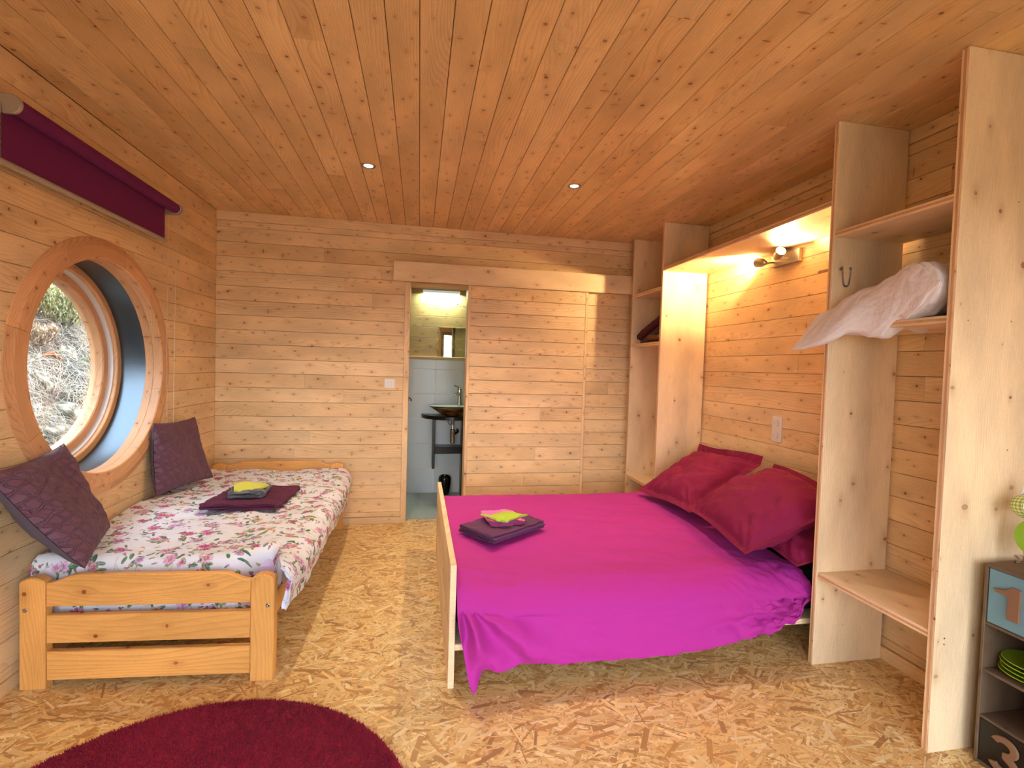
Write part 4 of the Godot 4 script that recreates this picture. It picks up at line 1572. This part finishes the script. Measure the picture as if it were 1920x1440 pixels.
# a small cloth lying in soft waves with drawn-out corners
func wash_cloth(seed_: int, w: float, d: float, fold: float) -> ArrayMesh:
	var n := noise3(seed_, 5.0, 2)
	var rows := []
	for i in 23:
		var row := []
		for j in 23:
			var u := i / 11.0 - 1.0
			var v := j / 11.0 - 1.0
			var x := u * w * 0.5 * (1.0 + 0.07 * absf(u) * v * v - 0.10 * v * fold) + 0.03 * v * (1.0 - fold) * absf(v)
			var z := v * d * 0.5 * (1.0 + 0.10 * absf(v) * u * u - 0.45 * fold * u)
			var y := 0.012 + 0.010 * n.get_noise_2d(x * 1.6, z * 1.6) + fold * 0.030 * (1.0 - absf(v)) * (1.0 - u * 0.3) - 0.010 * maxf(absf(u), absf(v))
			y += 0.012 * pow(maxf(0.0, u * v), 2.0)
			row.append(Vector3(x, y, z))
		rows.append(row)
	return grid_solid(rows, 0.010, [], true)

func build_rug(terry: Texture2D) -> void:
	var c := fabric(Color(0.56, 0.02, 0.18), 1.0, terry, 1.0, 2.2)
	c.rim = 0.2
	var t := thing("rug", "round crimson deep-pile rug on the strand-board floor in front of the single bed", "rug", Vector3(0.913, 0, 2.896))
	part("backing", lathe([Vector2(0.0, 0.001), Vector2(0.685, 0.001), Vector2(0.693, 0.006), Vector2(0.692, 0.016), Vector2(0.682, 0.022), Vector2(0.60, 0.0235), Vector2(0.3, 0.0235), Vector2(0.0, 0.0235)], 160), c, t)
	var r := RandomNumberGenerator.new()
	r.seed = 66
	var xfs := []
	var cols := []
	var sweep := noise3(67, 2.2, 2)
	for k in 70000:
		var a := r.randf() * TAU
		var q := 0.692 * sqrt(r.randf())
		var p := Vector3(cos(a) * q, 0.021 if q < 0.682 else 0.014, sin(a) * q)
		if p.z > 0.55:
			continue
		var lean := Vector3(sweep.get_noise_2d(p.x, p.z), 0, sweep.get_noise_2d(p.x + 9.0, p.z)) * 0.9
		if q > 0.675:
			lean += Vector3(cos(a), 0, sin(a)) * 0.8
		var b := Basis(Quaternion(Vector3.UP, (Vector3.UP + lean + Vector3(r.randfn(0, 0.22), 0, r.randfn(0, 0.22))).normalized())) * Basis(Vector3.UP, r.randf() * TAU)
		var s := r.randf_range(0.8, 1.2)
		xfs.append(Transform3D(b.scaled_local(Vector3(s, s, s)), p))
		var tone := r.randf_range(0.8, 1.1)
		cols.append(Color(0.24 * tone, 0.002 * tone, 0.030 * tone))
	var pm := mat(Color.WHITE, 1.0)
	pm.vertex_color_use_as_albedo = true
	pm.rim_enabled = true
	pm.rim = 0.15
	var tuft := st_new()
	for k in 3:
		var a0 := TAU * k / 3.0
		var a1 := TAU * (k + 1) / 3.0
		var p0 := Vector3(cos(a0), 0, sin(a0)) * 0.0020
		var p1 := Vector3(cos(a1), 0, sin(a1)) * 0.0020
		tri(tuft, p0, p1, Vector3(0, 0.011, 0), (p0 + p1) + Vector3(0, 0.001, 0))
	scatter("pile", tuft.commit(), pm, xfs, cols, t)

# ------------------------------------------------------------------ fittings
func glow(c: Color, e: float) -> StandardMaterial3D:
	var m := mat(c, 0.5)
	m.emission_enabled = true
	m.emission = c
	m.emission_energy_multiplier = e
	return m

func rounded2(w: float, h: float, r: float, seg := 5) -> PackedVector2Array:
	var p := PackedVector2Array()
	for q in [[1, -1, -PI / 2], [1, 1, 0.0], [-1, 1, PI / 2], [-1, -1, PI]]:
		for k in seg + 1:
			var a: float = q[2] + PI / 2 * k / seg
			p.append(Vector2(q[0] * (w / 2 - r), q[1] * (h / 2 - r)) + Vector2(cos(a), sin(a)) * r)
	return p

func build_fittings() -> void:
	build_downlights()
	build_blind()
	build_spot_lamp()
	build_switches()
	build_washroom_things()

func build_downlights() -> void:
	var at := [Vector3(1.255, H, 1.198), Vector3(2.509, H, 1.208)]
	var names := ["small round recessed downlight in the timber ceiling, the left of the pair", "small round recessed downlight in the timber ceiling, the right one towards the bed alcove"]
	for k in 2:
		var t := thing("downlight", names[k], "ceiling light", at[k], 0.0, "recessed downlights in the ceiling")
		part("rim", lathe([Vector2(0.029, 0.030), Vector2(0.030, 0.002), Vector2(0.033, -0.003), Vector2(0.041, -0.003), Vector2(0.043, 0.0), Vector2(0.043, 0.0015)], 36), M.steel, t)
		part("lamp", lathe([Vector2(0.0, -0.002), Vector2(0.026, -0.001), Vector2(0.0285, 0.004), Vector2(0.0285, 0.028), Vector2(0.0, 0.029)], 28), glow(Color(1.0, 0.90, 0.74), 6.0), t)
		var l := SpotLight3D.new()
		l.name = "beam"
		l.position = Vector3(0, -0.010, 0)
		l.rotation.x = -PI / 2
		l.light_color = Color(1.0, 0.90, 0.76)
		l.light_energy = DOWN_E
		l.spot_angle = 62.0
		l.spot_angle_attenuation = 1.0
		l.spot_range = 9.0
		l.spot_attenuation = 2.0
		l.light_size = 0.028
		l.shadow_enabled = true
		t.add_child(l, true)

const DOWN_E := 1.3
const SPOT_E := 1.9

func build_blind() -> void:
	var purple := fabric(Color(0.42, 0.06, 0.34), 0.9)
	var t := thing("roller_blind", "purple roller blind rolled up above the round window, with a metal bottom bar", "blind", Vector3(0.07, 2.265, 1.43))
	part("roll", tube([Vector3(0, 0, 0.625), Vector3(0, 0, -0.61)], 0.031, 28), purple, t)
	part("fabric", wbox(Vector3(-0.029, -0.205, -0.545), Vector3(-0.027, 0.0, 0.640), 0.0), purple, t)
	part("bottom_bar", tube([Vector3(-0.028, -0.214, 0.668), Vector3(-0.028, -0.214, -0.55)], 0.0125, 18), M.white_steel, t)
	# bracket plate with a rounded nose, towards the camera
	var p := PackedVector2Array([Vector2(-0.07, -0.036), Vector2(0.0, -0.036)])
	for k in range(1, 12):
		var a := -PI / 2 + PI * k / 12.0
		p.append(Vector2(cos(a) * 0.034, sin(a) * 0.036))
	p.append(Vector2(0.0, 0.036))
	p.append(Vector2(-0.07, 0.036))
	part("bracket", prism(p, 0.628, 0.640, 0.003), M.white_steel, t)
	part("bracket", prism(p, -0.640, -0.628, 0.002), M.white_steel, t)
	part("end_ring", lathe([Vector2(0.020, 0.0), Vector2(0.033, 0.0), Vector2(0.033, 0.006), Vector2(0.020, 0.006)], 28), M.white_plastic, t, Vector3(0, 0, -0.612), Basis(Vector3.RIGHT, PI / 2))
	part("chain_wheel", lathe([Vector2(0.010, 0.0), Vector2(0.026, 0.0), Vector2(0.024, 0.005), Vector2(0.026, 0.010), Vector2(0.010, 0.010)], 24), M.rubber, t, Vector3(0, 0, -0.628), Basis(Vector3.RIGHT, PI / 2))
	var st := st_new()
	for s in [-1.0, 1.0]:
		add_tube(st, [Vector3(-0.02 + s * 0.024, -0.005, -0.633), Vector3(-0.03 + s * 0.022, -0.7, -0.633), Vector3(-0.03 + s * 0.018, -1.36, -0.633)], 0.0012, 6)
	part("bead_chain", st.commit(), M.white_plastic, t)

func build_spot_lamp() -> void:
	var t := thing("wall_lamp", "twin-head metal spot lamp lit on the alcove wall just below its top board", "lamp", Vector3(W, 2.068, 1.53))
	var o := -t.position
	part("wall_plate", wbox(Vector3(W - 0.028, 2.030, 1.412), Vector3(W - 0.001, 2.108, 1.650), 0.003), M.brushed, t, o)
	# head one looks out into the room and up, head two along the wall to the back
	var heads := [[Vector3(W - 0.095, 2.083, 1.565), Vector3(-0.22, 0.40, 0.85)], [Vector3(W - 0.095, 2.062, 1.405), Vector3(-0.06, 0.22, -1.0)]]
	for k in 2:
		var c: Vector3 = heads[k][0]
		var d: Vector3 = (heads[k][1] as Vector3).normalized()
		var up := Quaternion(Vector3.UP, d)
		part("arm", tube([Vector3(W - 0.026, 2.062, c.z + (0.0 if k == 0 else 0.03)), c - d * 0.045 + Vector3(0.02, 0, 0), c - d * 0.035], 0.006, 10), M.brushed, t, o)
		var h := part("shade", lathe([Vector2(0.0, -0.045), Vector2(0.014, -0.044), Vector2(0.018, -0.030), Vector2(0.027, -0.012), Vector2(0.029, 0.026), Vector2(0.0305, 0.030), Vector2(0.0285, 0.031), Vector2(0.025, 0.010), Vector2(0.010, -0.005), Vector2(0.0, -0.006)], 28), M.brushed, t, o + c, Basis(up))
		part("bulb", lathe([Vector2(0.0, 0.004), Vector2(0.018, 0.006), Vector2(0.026, 0.018), Vector2(0.024, 0.034), Vector2(0.012, 0.042), Vector2(0.0, 0.044)], 20), glow(Color(1.0, 0.88, 0.66), 14.0), h)
		var l := SpotLight3D.new()
		l.name = "beam"
		l.light_color = Color(1.0, 0.84, 0.60)
		l.light_energy = SPOT_E * (1.2 if k == 0 else 0.9)
		l.spot_angle = 54.0
		l.spot_angle_attenuation = 1.0
		l.spot_range = 8.0
		l.spot_attenuation = 2.0
		l.light_size = 0.024
		l.shadow_enabled = true
		t.add_child(l, true)
		l.position = o + c + d * 0.047
		l.basis = Basis.looking_at(d, Vector3.UP)

func build_switches() -> void:
	var s := thing("light_switch", "square white light switch on the back wall beside the doorway", "switch", Vector3(1.335, 1.181, 0.0))
	part("plate", prism(rounded2(0.088, 0.078, 0.006), 0.0, 0.009, 0.002), M.white_plastic, s)
	part("rocker", prism(rounded2(0.030, 0.036, 0.010), 0.009, 0.0125, 0.0015), M.white_plastic, s)
	part("surround", ring_prism(0.0235, 0.020, 0.0088, 0.0105), M.white_plastic, s)
	var b := Basis(Vector3.BACK, Vector3.UP, Vector3.LEFT)
	var d := thing("light_switch", "double white switch, one above the other, on the alcove wall over the pillows", "switch", Vector3(W - 0.0005, 1.007, 1.510))
	part("plate", prism(rounded2(0.082, 0.160, 0.006), 0.0, 0.009, 0.002), M.white_plastic, d, Vector3.ZERO, b)
	for y in [0.037, -0.037]:
		part("rocker", prism(rounded2(0.030, 0.038, 0.010), 0.009, 0.0125, 0.0015), M.white_plastic, d, Vector3(0, y, 0), b)
		part("surround", ring_prism(0.0235, 0.020, 0.0088, 0.0105), M.white_plastic, d, Vector3(0, y, 0), b)
	# wooden peg and chain of the folding bed
	var peg := part("wooden_peg", tube([Vector3(3.447, 1.845, 2.2602), Vector3(3.440, 1.843, 2.175)], 0.0075, 14), M.plank_edge, self)
	tag(peg, "short wooden peg sticking out of the alcove side of the right shelf unit", "peg")
	var ch := thing("chain", "short metal safety chain hanging in a loop on the side panel above the white pillow", "chain", Vector3(3.479, 1.844, 2.2875))
	for x in [-0.023, 0.023]:
		part("screw", lathe([Vector2(0.0, 0.0), Vector2(0.0065, 0.0), Vector2(0.006, 0.004), Vector2(0.003, 0.006), Vector2(0.0, 0.006)], 14), M.steel, ch, Vector3(x, 0, 0), Basis(Vector3.RIGHT, PI / 2))
	for k in 22:
		var f := (k + 0.5) / 22.0
		var p := chain_at(f)
		var e := chain_at(f + 0.01) - chain_at(f - 0.01)
		var lk := st_new()
		var pts := []
		for q in 13:
			var a := TAU * q / 12.0
			pts.append(Vector3(cos(a) * 0.0062, sin(a) * 0.0034, 0))
		add_tube(lk, pts, 0.0011, 6)
		var bb := Basis(Vector3.BACK, atan2(e.y, e.x)) * Basis(Vector3.RIGHT, PI / 2 if k % 2 == 0 else 0.3)
		part("link", lk.commit(), M.steel, ch, p + Vector3(0, 0, 0.005), bb)

func chain_at(f: float) -> Vector3:
	var u := f * 2.0 - 1.0
	return Vector3(0.023 * signf(u) * pow(absf(u), 0.55), -0.082 * (1.0 - pow(absf(u), 2.2)) , 0)

func ring_prism(ro: float, ri: float, z0: float, z1: float) -> ArrayMesh:
	var st := st_new()
	var rows := []
	for q in [Vector2(ro, z0), Vector2(ro, z1), Vector2(ri, z1), Vector2(ri, z0)]:
		var row := []
		for k in 25:
			var a := TAU * k / 24.0
			row.append(Vector3(cos(a) * q.x, sin(a) * q.x, q.y))
		rows.append(row)
	for i in 3:
		add_grid(st, [rows[i], rows[i + 1]], true, [], true)
	return st.commit()

func build_washroom_things() -> void:
	var bz := -0.99
	# black bracket table
	var t := thing("washstand", "black half-round wooden washstand fixed to the grey tiles behind the doorway", "washstand", Vector3(1.9, 0.8, -0.82))
	var o := -t.position
	var top := PackedVector2Array()
	for k in 25:
		var a := PI + PI * k / 24.0
		top.append(Vector2(1.925 + cos(a) * 0.315, 0.62 + sin(a) * -0.0 - sin(a) * 0.33 - 0.62))
	var st := st_new()
	# outline in x / z, extruded up
	add_prism(st, top, 0.0, 0.036, 0.004, Transform3D(Basis(Vector3.RIGHT, Vector3.BACK, Vector3.UP), Vector3(0, 0.800, bz + 0.001)))
	part("top", st.commit(), M.black_wood, t, o)
	part("leg", wbox(Vector3(1.722, 0.300, bz + 0.002), Vector3(1.748, 0.799, bz + 0.24), 0.004), M.black_wood, t, o)
	part("leg", wbox(Vector3(2.020, 0.0, bz + 0.002), Vector3(2.046, 0.799, bz + 0.20), 0.004), M.black_wood, t, o)
	part("crossbar", wbox(Vector3(1.748, 0.450, bz + 0.03), Vector3(2.020, 0.515, bz + 0.22), 0.004), M.black_wood, t, o)
	var bowl := thing("wash_basin", "shallow boat-shaped basin, brown outside and glassy inside, on the black washstand", "basin", Vector3(1.905, 0.8365, -0.74))
	part("shell", lathe([Vector2(0.0, 0.0), Vector2(0.055, 0.001), Vector2(0.10, 0.020), Vector2(0.17, 0.062), Vector2(0.222, 0.100), Vector2(0.219, 0.103)], 48, Vector2(1.0, 0.62)), mat(Color(0.82, 0.56, 0.28), 0.35, noise_tex(91, 0.05, -1.0, 128)), bowl)
	part("inside", lathe([Vector2(0.219, 0.103), Vector2(0.165, 0.070), Vector2(0.09, 0.028), Vector2(0.03, 0.014), Vector2(0.0, 0.013)], 48, Vector2(1.0, 0.62)), mat(Color(0.74, 0.82, 0.80), 0.08), bowl)
	var f := thing("faucet", "tall chrome basin mixer tap behind the boat-shaped basin", "tap", Vector3(1.992, 0.836, -0.90))
	part("body", lathe([Vector2(0.0, 0.0), Vector2(0.027, 0.0), Vector2(0.027, 0.006), Vector2(0.021, 0.012), Vector2(0.019, 0.22), Vector2(0.023, 0.226), Vector2(0.023, 0.268), Vector2(0.015, 0.276), Vector2(0.0, 0.277)], 24), M.chrome, f)
	part("spout", tube([Vector3(0, 0.205, 0.0), Vector3(-0.02, 0.222, 0.05), Vector3(-0.045, 0.222, 0.11), Vector3(-0.05, 0.205, 0.125)], 0.012, 14), M.chrome, f)
	part("lever", tube([Vector3(0, 0.272, 0.0), Vector3(-0.03, 0.297, 0.02), Vector3(-0.06, 0.305, 0.04)], 0.0055, 10), M.chrome, f)
	var tr := thing("drain_trap", "chrome bottle trap hanging under the black washstand", "trap", Vector3(1.925, 0.55, -0.80))
	part("cup", lathe([Vector2(0.0, 0.0), Vector2(0.018, 0.0), Vector2(0.024, 0.008), Vector2(0.024, 0.125), Vector2(0.026, 0.13), Vector2(0.026, 0.142), Vector2(0.012, 0.15), Vector2(0.012, 0.225), Vector2(0.020, 0.23), Vector2(0.020, 0.249), Vector2(0.0, 0.249)], 24), M.chrome, tr)
	part("waste_pipe", tube([Vector3(0.02, 0.10, 0), Vector3(0.05, 0.115, -0.02), Vector3(0.06, 0.12, -0.09), Vector3(0.06, 0.12, -0.185)], 0.012, 12), M.rubber, tr)
	part("hose", tube([Vector3(-0.035, 0.248, -0.04), Vector3(-0.05, 0.215, -0.03), Vector3(-0.03, 0.185, -0.05), Vector3(0.0, 0.20, -0.09), Vector3(0.02, 0.23, -0.15)], 0.0045, 8), M.steel, tr)
	var bin := part("vase", lathe([Vector2(0.0, 0.0), Vector2(0.045, 0.0), Vector2(0.052, 0.02), Vector2(0.062, 0.10), Vector2(0.066, 0.165), Vector2(0.058, 0.192), Vector2(0.044, 0.202), Vector2(0.038, 0.200), Vector2(0.036, 0.15), Vector2(0.0, 0.14)], 32), M.black_gloss, self, Vector3(1.862, 0.0, -0.905))
	tag(bin, "glossy black vase-shaped waste bin on the washroom floor behind the bed's foot panel", "bin")
	# mirror with a wavy side
	var mp := PackedVector2Array([Vector2(1.757, 1.4325), Vector2(2.40, 1.4325), Vector2(2.40, 1.744)])
	for k in 17:
		var y := lerpf(1.744, 1.4325, k / 16.0)
		mp.append(Vector2(1.762 + 0.016 * sin((y - 1.60) / 0.135 * PI * 0.85) , y))
	var mi := thing("mirror", "frameless mirror with a wavy edge on the ledge above the grey tiles", "mirror", Vector3(2.05, 1.4325, bz + 0.01))
	part("glass", prism(mp, 0.0, 0.005, 0.001), mat(Color(0.86, 0.88, 0.85), 0.02, null, 1.0), mi, -mi.position + Vector3(0, 0, bz + 0.008))
	var lt := thing("strip_light", "slim white strip light with a pull cord above the washroom mirror", "light", Vector3(1.785, 2.11, bz))
	part("housing", wbox(Vector3(-0.195, 0.004, 0.001), Vector3(0.195, 0.020, 0.060), 0.004), M.white_plastic, lt)
	part("diffuser", wbox(Vector3(-0.190, -0.020, 0.008), Vector3(0.190, 0.003, 0.056), 0.006), glow(Color(0.93, 0.97, 0.97), 0.22), lt)
	part("pull_cord", tube([Vector3(0.165, -0.02, 0.045), Vector3(0.165, -0.12, 0.045)], 0.0012, 6), M.rubber, lt)
	part("cord_knob", lathe([Vector2(0.0, 0.0), Vector2(0.005, 0.002), Vector2(0.004, 0.018), Vector2(0.0, 0.02)], 12), M.rubber, lt, Vector3(0.165, -0.138, 0.045))
	var al := AreaLight3D.new()
	al.name = "tube"
	al.area_size = Vector2(0.36, 0.04)
	al.light_color = Color(0.93, 1.0, 0.90)
	al.light_energy = STRIP_E
	al.area_range = 6.0
	al.shadow_enabled = true
	al.position = Vector3(0, -0.022, 0.04)
	al.rotation.x = -PI / 2
	lt.add_child(al, true)
	var so := thing("socket", "white wall socket on the grey tiles just inside the doorway", "socket", Vector3(1.47, 1.25, bz))
	part("plate", prism(rounded2(0.082, 0.082, 0.006), 0.0, 0.010, 0.002), M.white_plastic, so)
	part("recess", lathe([Vector2(0.021, 0.0), Vector2(0.021, 0.0102), Vector2(0.019, 0.0104), Vector2(0.018, 0.002), Vector2(0.0, 0.002)], 24), M.white_plastic, so, Vector3.ZERO, Basis(Vector3.RIGHT, PI / 2))
	var hk := thing("coat_hook", "small black metal hook on the inner edge of the doorway", "hook", Vector3(1.490, 1.055, -0.045))
	part("plate", wbox(Vector3(0.0, -0.022, -0.008), Vector3(0.004, 0.022, 0.008), 0.001), M.black_wood, hk)
	part("prong", tube([Vector3(0.003, 0.006, 0), Vector3(0.018, -0.002, 0), Vector3(0.026, -0.022, 0)], 0.005, 10), M.black_wood, hk)

const STRIP_E := 0.55

func gingham_texture() -> ImageTexture:
	var im := Image.create(64, 64, false, Image.FORMAT_RGB8)
	for j in 64:
		for i in 64:
			var a := 1 if i % 32 < 16 else 0
			var b := 1 if j % 32 < 16 else 0
			im.set_pixel(i, j, [Color(0.93, 0.93, 0.90), Color(0.74, 0.82, 0.42), Color(0.50, 0.66, 0.08)][a + b])
	return ImageTexture.create_from_image(im)

func build_cabinet() -> void:
	var grain := noise_tex(95, 0.03, -1.0, 256, 4)
	var grey := mat(Color(0.42, 0.37, 0.33), 0.65, M.wood_tex)
	var blue := mat(Color(0.42, 0.58, 0.64), 0.55)
	var black := mat(Color(0.045, 0.03, 0.028), 0.4)
	var mdf := mat(Color(0.52, 0.38, 0.28), 0.75)
	var x0 := 3.545
	var x1 := W - 0.002
	var z0 := 2.868
	var z1 := 3.060
	var t := thing("cabinet", "narrow weathered grey cabinet with numbered drawers standing beside the tall shelf unit", "cabinet", Vector3(3.67, 0, 2.96))
	wpart("side_panel", Vector3(x0, 0, z0), Vector3(x1, 0.699, z0 + 0.010), 1, 5, grey, t)
	wpart("side_panel", Vector3(x0, 0, z1 - 0.010), Vector3(x1, 0.699, z1), 1, 6, grey, t)
	wpart("back_panel", Vector3(x1 - 0.006, 0.0, z0 + 0.010), Vector3(x1, 0.69, z1 - 0.010), 1, 3, grey, t)
	wpart("top", Vector3(x0, 0.699, z0), Vector3(x1, 0.710, z1), 2, 4, grey, t)
	for y in [0.496, 0.330, 0.164, 0.002]:
		wpart("shelf", Vector3(x0 + 0.002, y, z0 + 0.010), Vector3(x1 - 0.006, y + 0.010, z1 - 0.010), 2, 4, grey, t)
	var face := Basis(Vector3.BACK, Vector3.UP, Vector3.LEFT)
	var font := SystemFont.new()
	font.font_names = PackedStringArray(["Droid Sans"])
	font.font_weight = 700
	var k := 0
	for q in [[0.508, 0.697, blue, "1"], [0.014, 0.162, black, "3"]]:
		var d := part("drawer", wbox(Vector3(x0 + 0.004, q[0], z0 + 0.012), Vector3(x0 + 0.22, q[1], z1 - 0.012), 0.0015), q[2], t, -t.position)
		var h: float = q[1] - q[0]
		var poly := digit_one() if q[3] == "1" else digit_three()
		var dp := st_new()
		var sc := 0.112 if k == 0 else 0.125
		for i in poly.size():
			poly[i] = poly[i] * sc
		add_prism(dp, poly, 0.0, 0.009, 0.0008)
		part("numeral", dp.commit(), mdf, d, Vector3(x0 + 0.0042, q[0] + h * (0.5 if k == 0 else 0.46), 2.948 if k == 0 else 2.958), face * Basis(Vector3.BACK, 0.0))
		k += 1
	# plates on the shelf
	var green := mat(Color(0.50, 0.62, 0.12), 0.22)
	var prof := [Vector2(0.0, 0.0), Vector2(0.055, 0.0), Vector2(0.058, 0.003), Vector2(0.085, 0.012), Vector2(0.0868, 0.0145), Vector2(0.085, 0.0158), Vector2(0.058, 0.007), Vector2(0.0, 0.0055)]
	var words := ["bottom", "second", "third", "topmost"]
	for i in 4:
		var p := thing("plate", "lime green plate on the open cabinet shelf, %s of the stack of four" % words[i], "plate", Vector3(3.645 + 0.002 * i, 0.341 + i * 0.0135, 2.962 + 0.003 * (i % 2)), 0.0, "green plates stacked in the cabinet")
		part("dish", lathe(prof, 56), green, p)
		part("rim", lathe([Vector2(0.0846, 0.0158), Vector2(0.0868, 0.0158), Vector2(0.0874, 0.0144), Vector2(0.0862, 0.0132)], 56), mat(Color(0.66, 0.74, 0.22), 0.25), p)
	# wire rack with cups and saucers on the cabinet
	var rack := thing("cup_rack", "chrome wire rack holding green saucers and a checked cup on the grey cabinet", "rack", Vector3(3.66, 0.710, 2.945))
	var wire := st_new()
	add_tube(wire, [Vector3(-0.020, 0.014, -0.052), Vector3(-0.012, 0.004, -0.058), Vector3(0.0, 0.006, -0.054), Vector3(0.002, 0.018, -0.056), Vector3(-0.012, 0.028, -0.060), Vector3(-0.004, 0.036, -0.040), Vector3(0.0, 0.036, 0.05)], 0.0028, 8)
	add_tube(wire, [Vector3(0.075, 0.003, -0.056), Vector3(0.08, 0.036, -0.045), Vector3(0.08, 0.036, 0.06)], 0.0028, 8)
	add_tube(wire, [Vector3(0.0, 0.036, -0.01), Vector3(0.08, 0.036, -0.01)], 0.0028, 8)
	add_tube(wire, [Vector3(0.04, 0.036, -0.01), Vector3(0.04, 0.30, 0.03)], 0.0032, 8)
	add_tube(wire, [Vector3(0.04, 0.25, 0.022), Vector3(0.01, 0.262, -0.006), Vector3(-0.004, 0.280, -0.018)], 0.0028, 8)
	part("wire", wire.commit(), M.chrome, rack)
	var sa := thing("saucer", "lime green saucer standing upright in the chrome wire rack below the checked cup", "saucer", Vector3(3.668, 0.817, 2.945))
	part("dish", lathe([Vector2(0.0, 0.0), Vector2(0.030, 0.0), Vector2(0.058, 0.009), Vector2(0.066, 0.013), Vector2(0.065, 0.0155), Vector2(0.030, 0.004), Vector2(0.0, 0.004)], 40), green, sa, Vector3.ZERO, Basis(Vector3.UP, 0.30) * Basis(Vector3.BACK, PI / 2 - 0.1))
	var cup := thing("cup", "cup checked in green and white hanging on its side from the wire rack", "cup", Vector3(3.655, 0.918, 2.908))
	var check := mat(Color(0.98, 0.98, 0.96), 0.2, gingham_texture())
	check.uv1_scale = Vector3(11.0, 4.0, 1.0)
	var cb := Basis(Vector3.UP, -0.35) * Basis(Vector3.RIGHT, PI / 2 - 0.15)
	part("bowl", lathe([Vector2(0.012, -0.036), Vector2(0.024, -0.035), Vector2(0.034, -0.028), Vector2(0.041, -0.010), Vector2(0.0435, 0.010), Vector2(0.0435, 0.034), Vector2(0.0425, 0.040)], 40), check, cup, Vector3.ZERO, cb)
	part("lining", lathe([Vector2(0.0425, 0.040), Vector2(0.040, 0.034), Vector2(0.039, 0.0), Vector2(0.028, -0.024), Vector2(0.0, -0.028)], 40), mat(Color(0.93, 0.93, 0.90), 0.2), cup, Vector3.ZERO, cb)
	part("base", lathe([Vector2(0.0, -0.034), Vector2(0.014, -0.036), Vector2(0.022, -0.0355), Vector2(0.022, -0.034)], 30), mat(Color(0.93, 0.93, 0.90), 0.2), cup, Vector3.ZERO, cb)
	part("handle", tube([Vector3(0.0, 0.042, 0.02), Vector3(0.0, 0.068, 0.016), Vector3(0.0, 0.070, -0.010), Vector3(0.0, 0.040, -0.018)], 0.0045, 10), mat(Color(0.93, 0.93, 0.93), 0.2), cup)

func digit_one() -> PackedVector2Array:
	return PackedVector2Array([Vector2(-0.42, 0.30), Vector2(-0.40, 0.22), Vector2(-0.36, 0.20), Vector2(-0.12, 0.20), Vector2(-0.05, 0.16), Vector2(-0.05, -0.5), Vector2(0.25, -0.5), Vector2(0.25, 0.47), Vector2(0.20, 0.5), Vector2(0.02, 0.5), Vector2(-0.02, 0.44), Vector2(-0.12, 0.36), Vector2(-0.26, 0.33)])

func digit_three() -> PackedVector2Array:
	var outer := PackedVector2Array()
	var inner := PackedVector2Array()
	for q in [[0.24, 0.27, 1.0], [-0.235, 0.30, -1.0]]:
		pass
	# upper bow, from its open end round to the waist, then the lower bow
	for k in 15:
		var a := lerpf(2.75, -1.15, k / 14.0)
		outer.append(Vector2(0.0, 0.24) + Vector2(cos(a) * 0.32, sin(a) * 0.27))
		inner.append(Vector2(0.0, 0.24) + Vector2(cos(a) * 0.15, sin(a) * 0.115))
	for k in 17:
		var a := lerpf(1.05, -2.75, k / 16.0)
		outer.append(Vector2(0.0, -0.22) + Vector2(cos(a) * 0.36, sin(a) * 0.29))
		inner.append(Vector2(0.0, -0.22) + Vector2(cos(a) * 0.18, sin(a) * 0.125))
	inner[14] = Vector2(-0.02, 0.10)
	inner[15] = Vector2(-0.02, -0.06)
	outer[14] = Vector2(0.19, 0.03)
	outer[15] = Vector2(0.21, 0.02)
	inner.reverse()
	var p := outer.duplicate()
	p.append_array(inner)
	return p
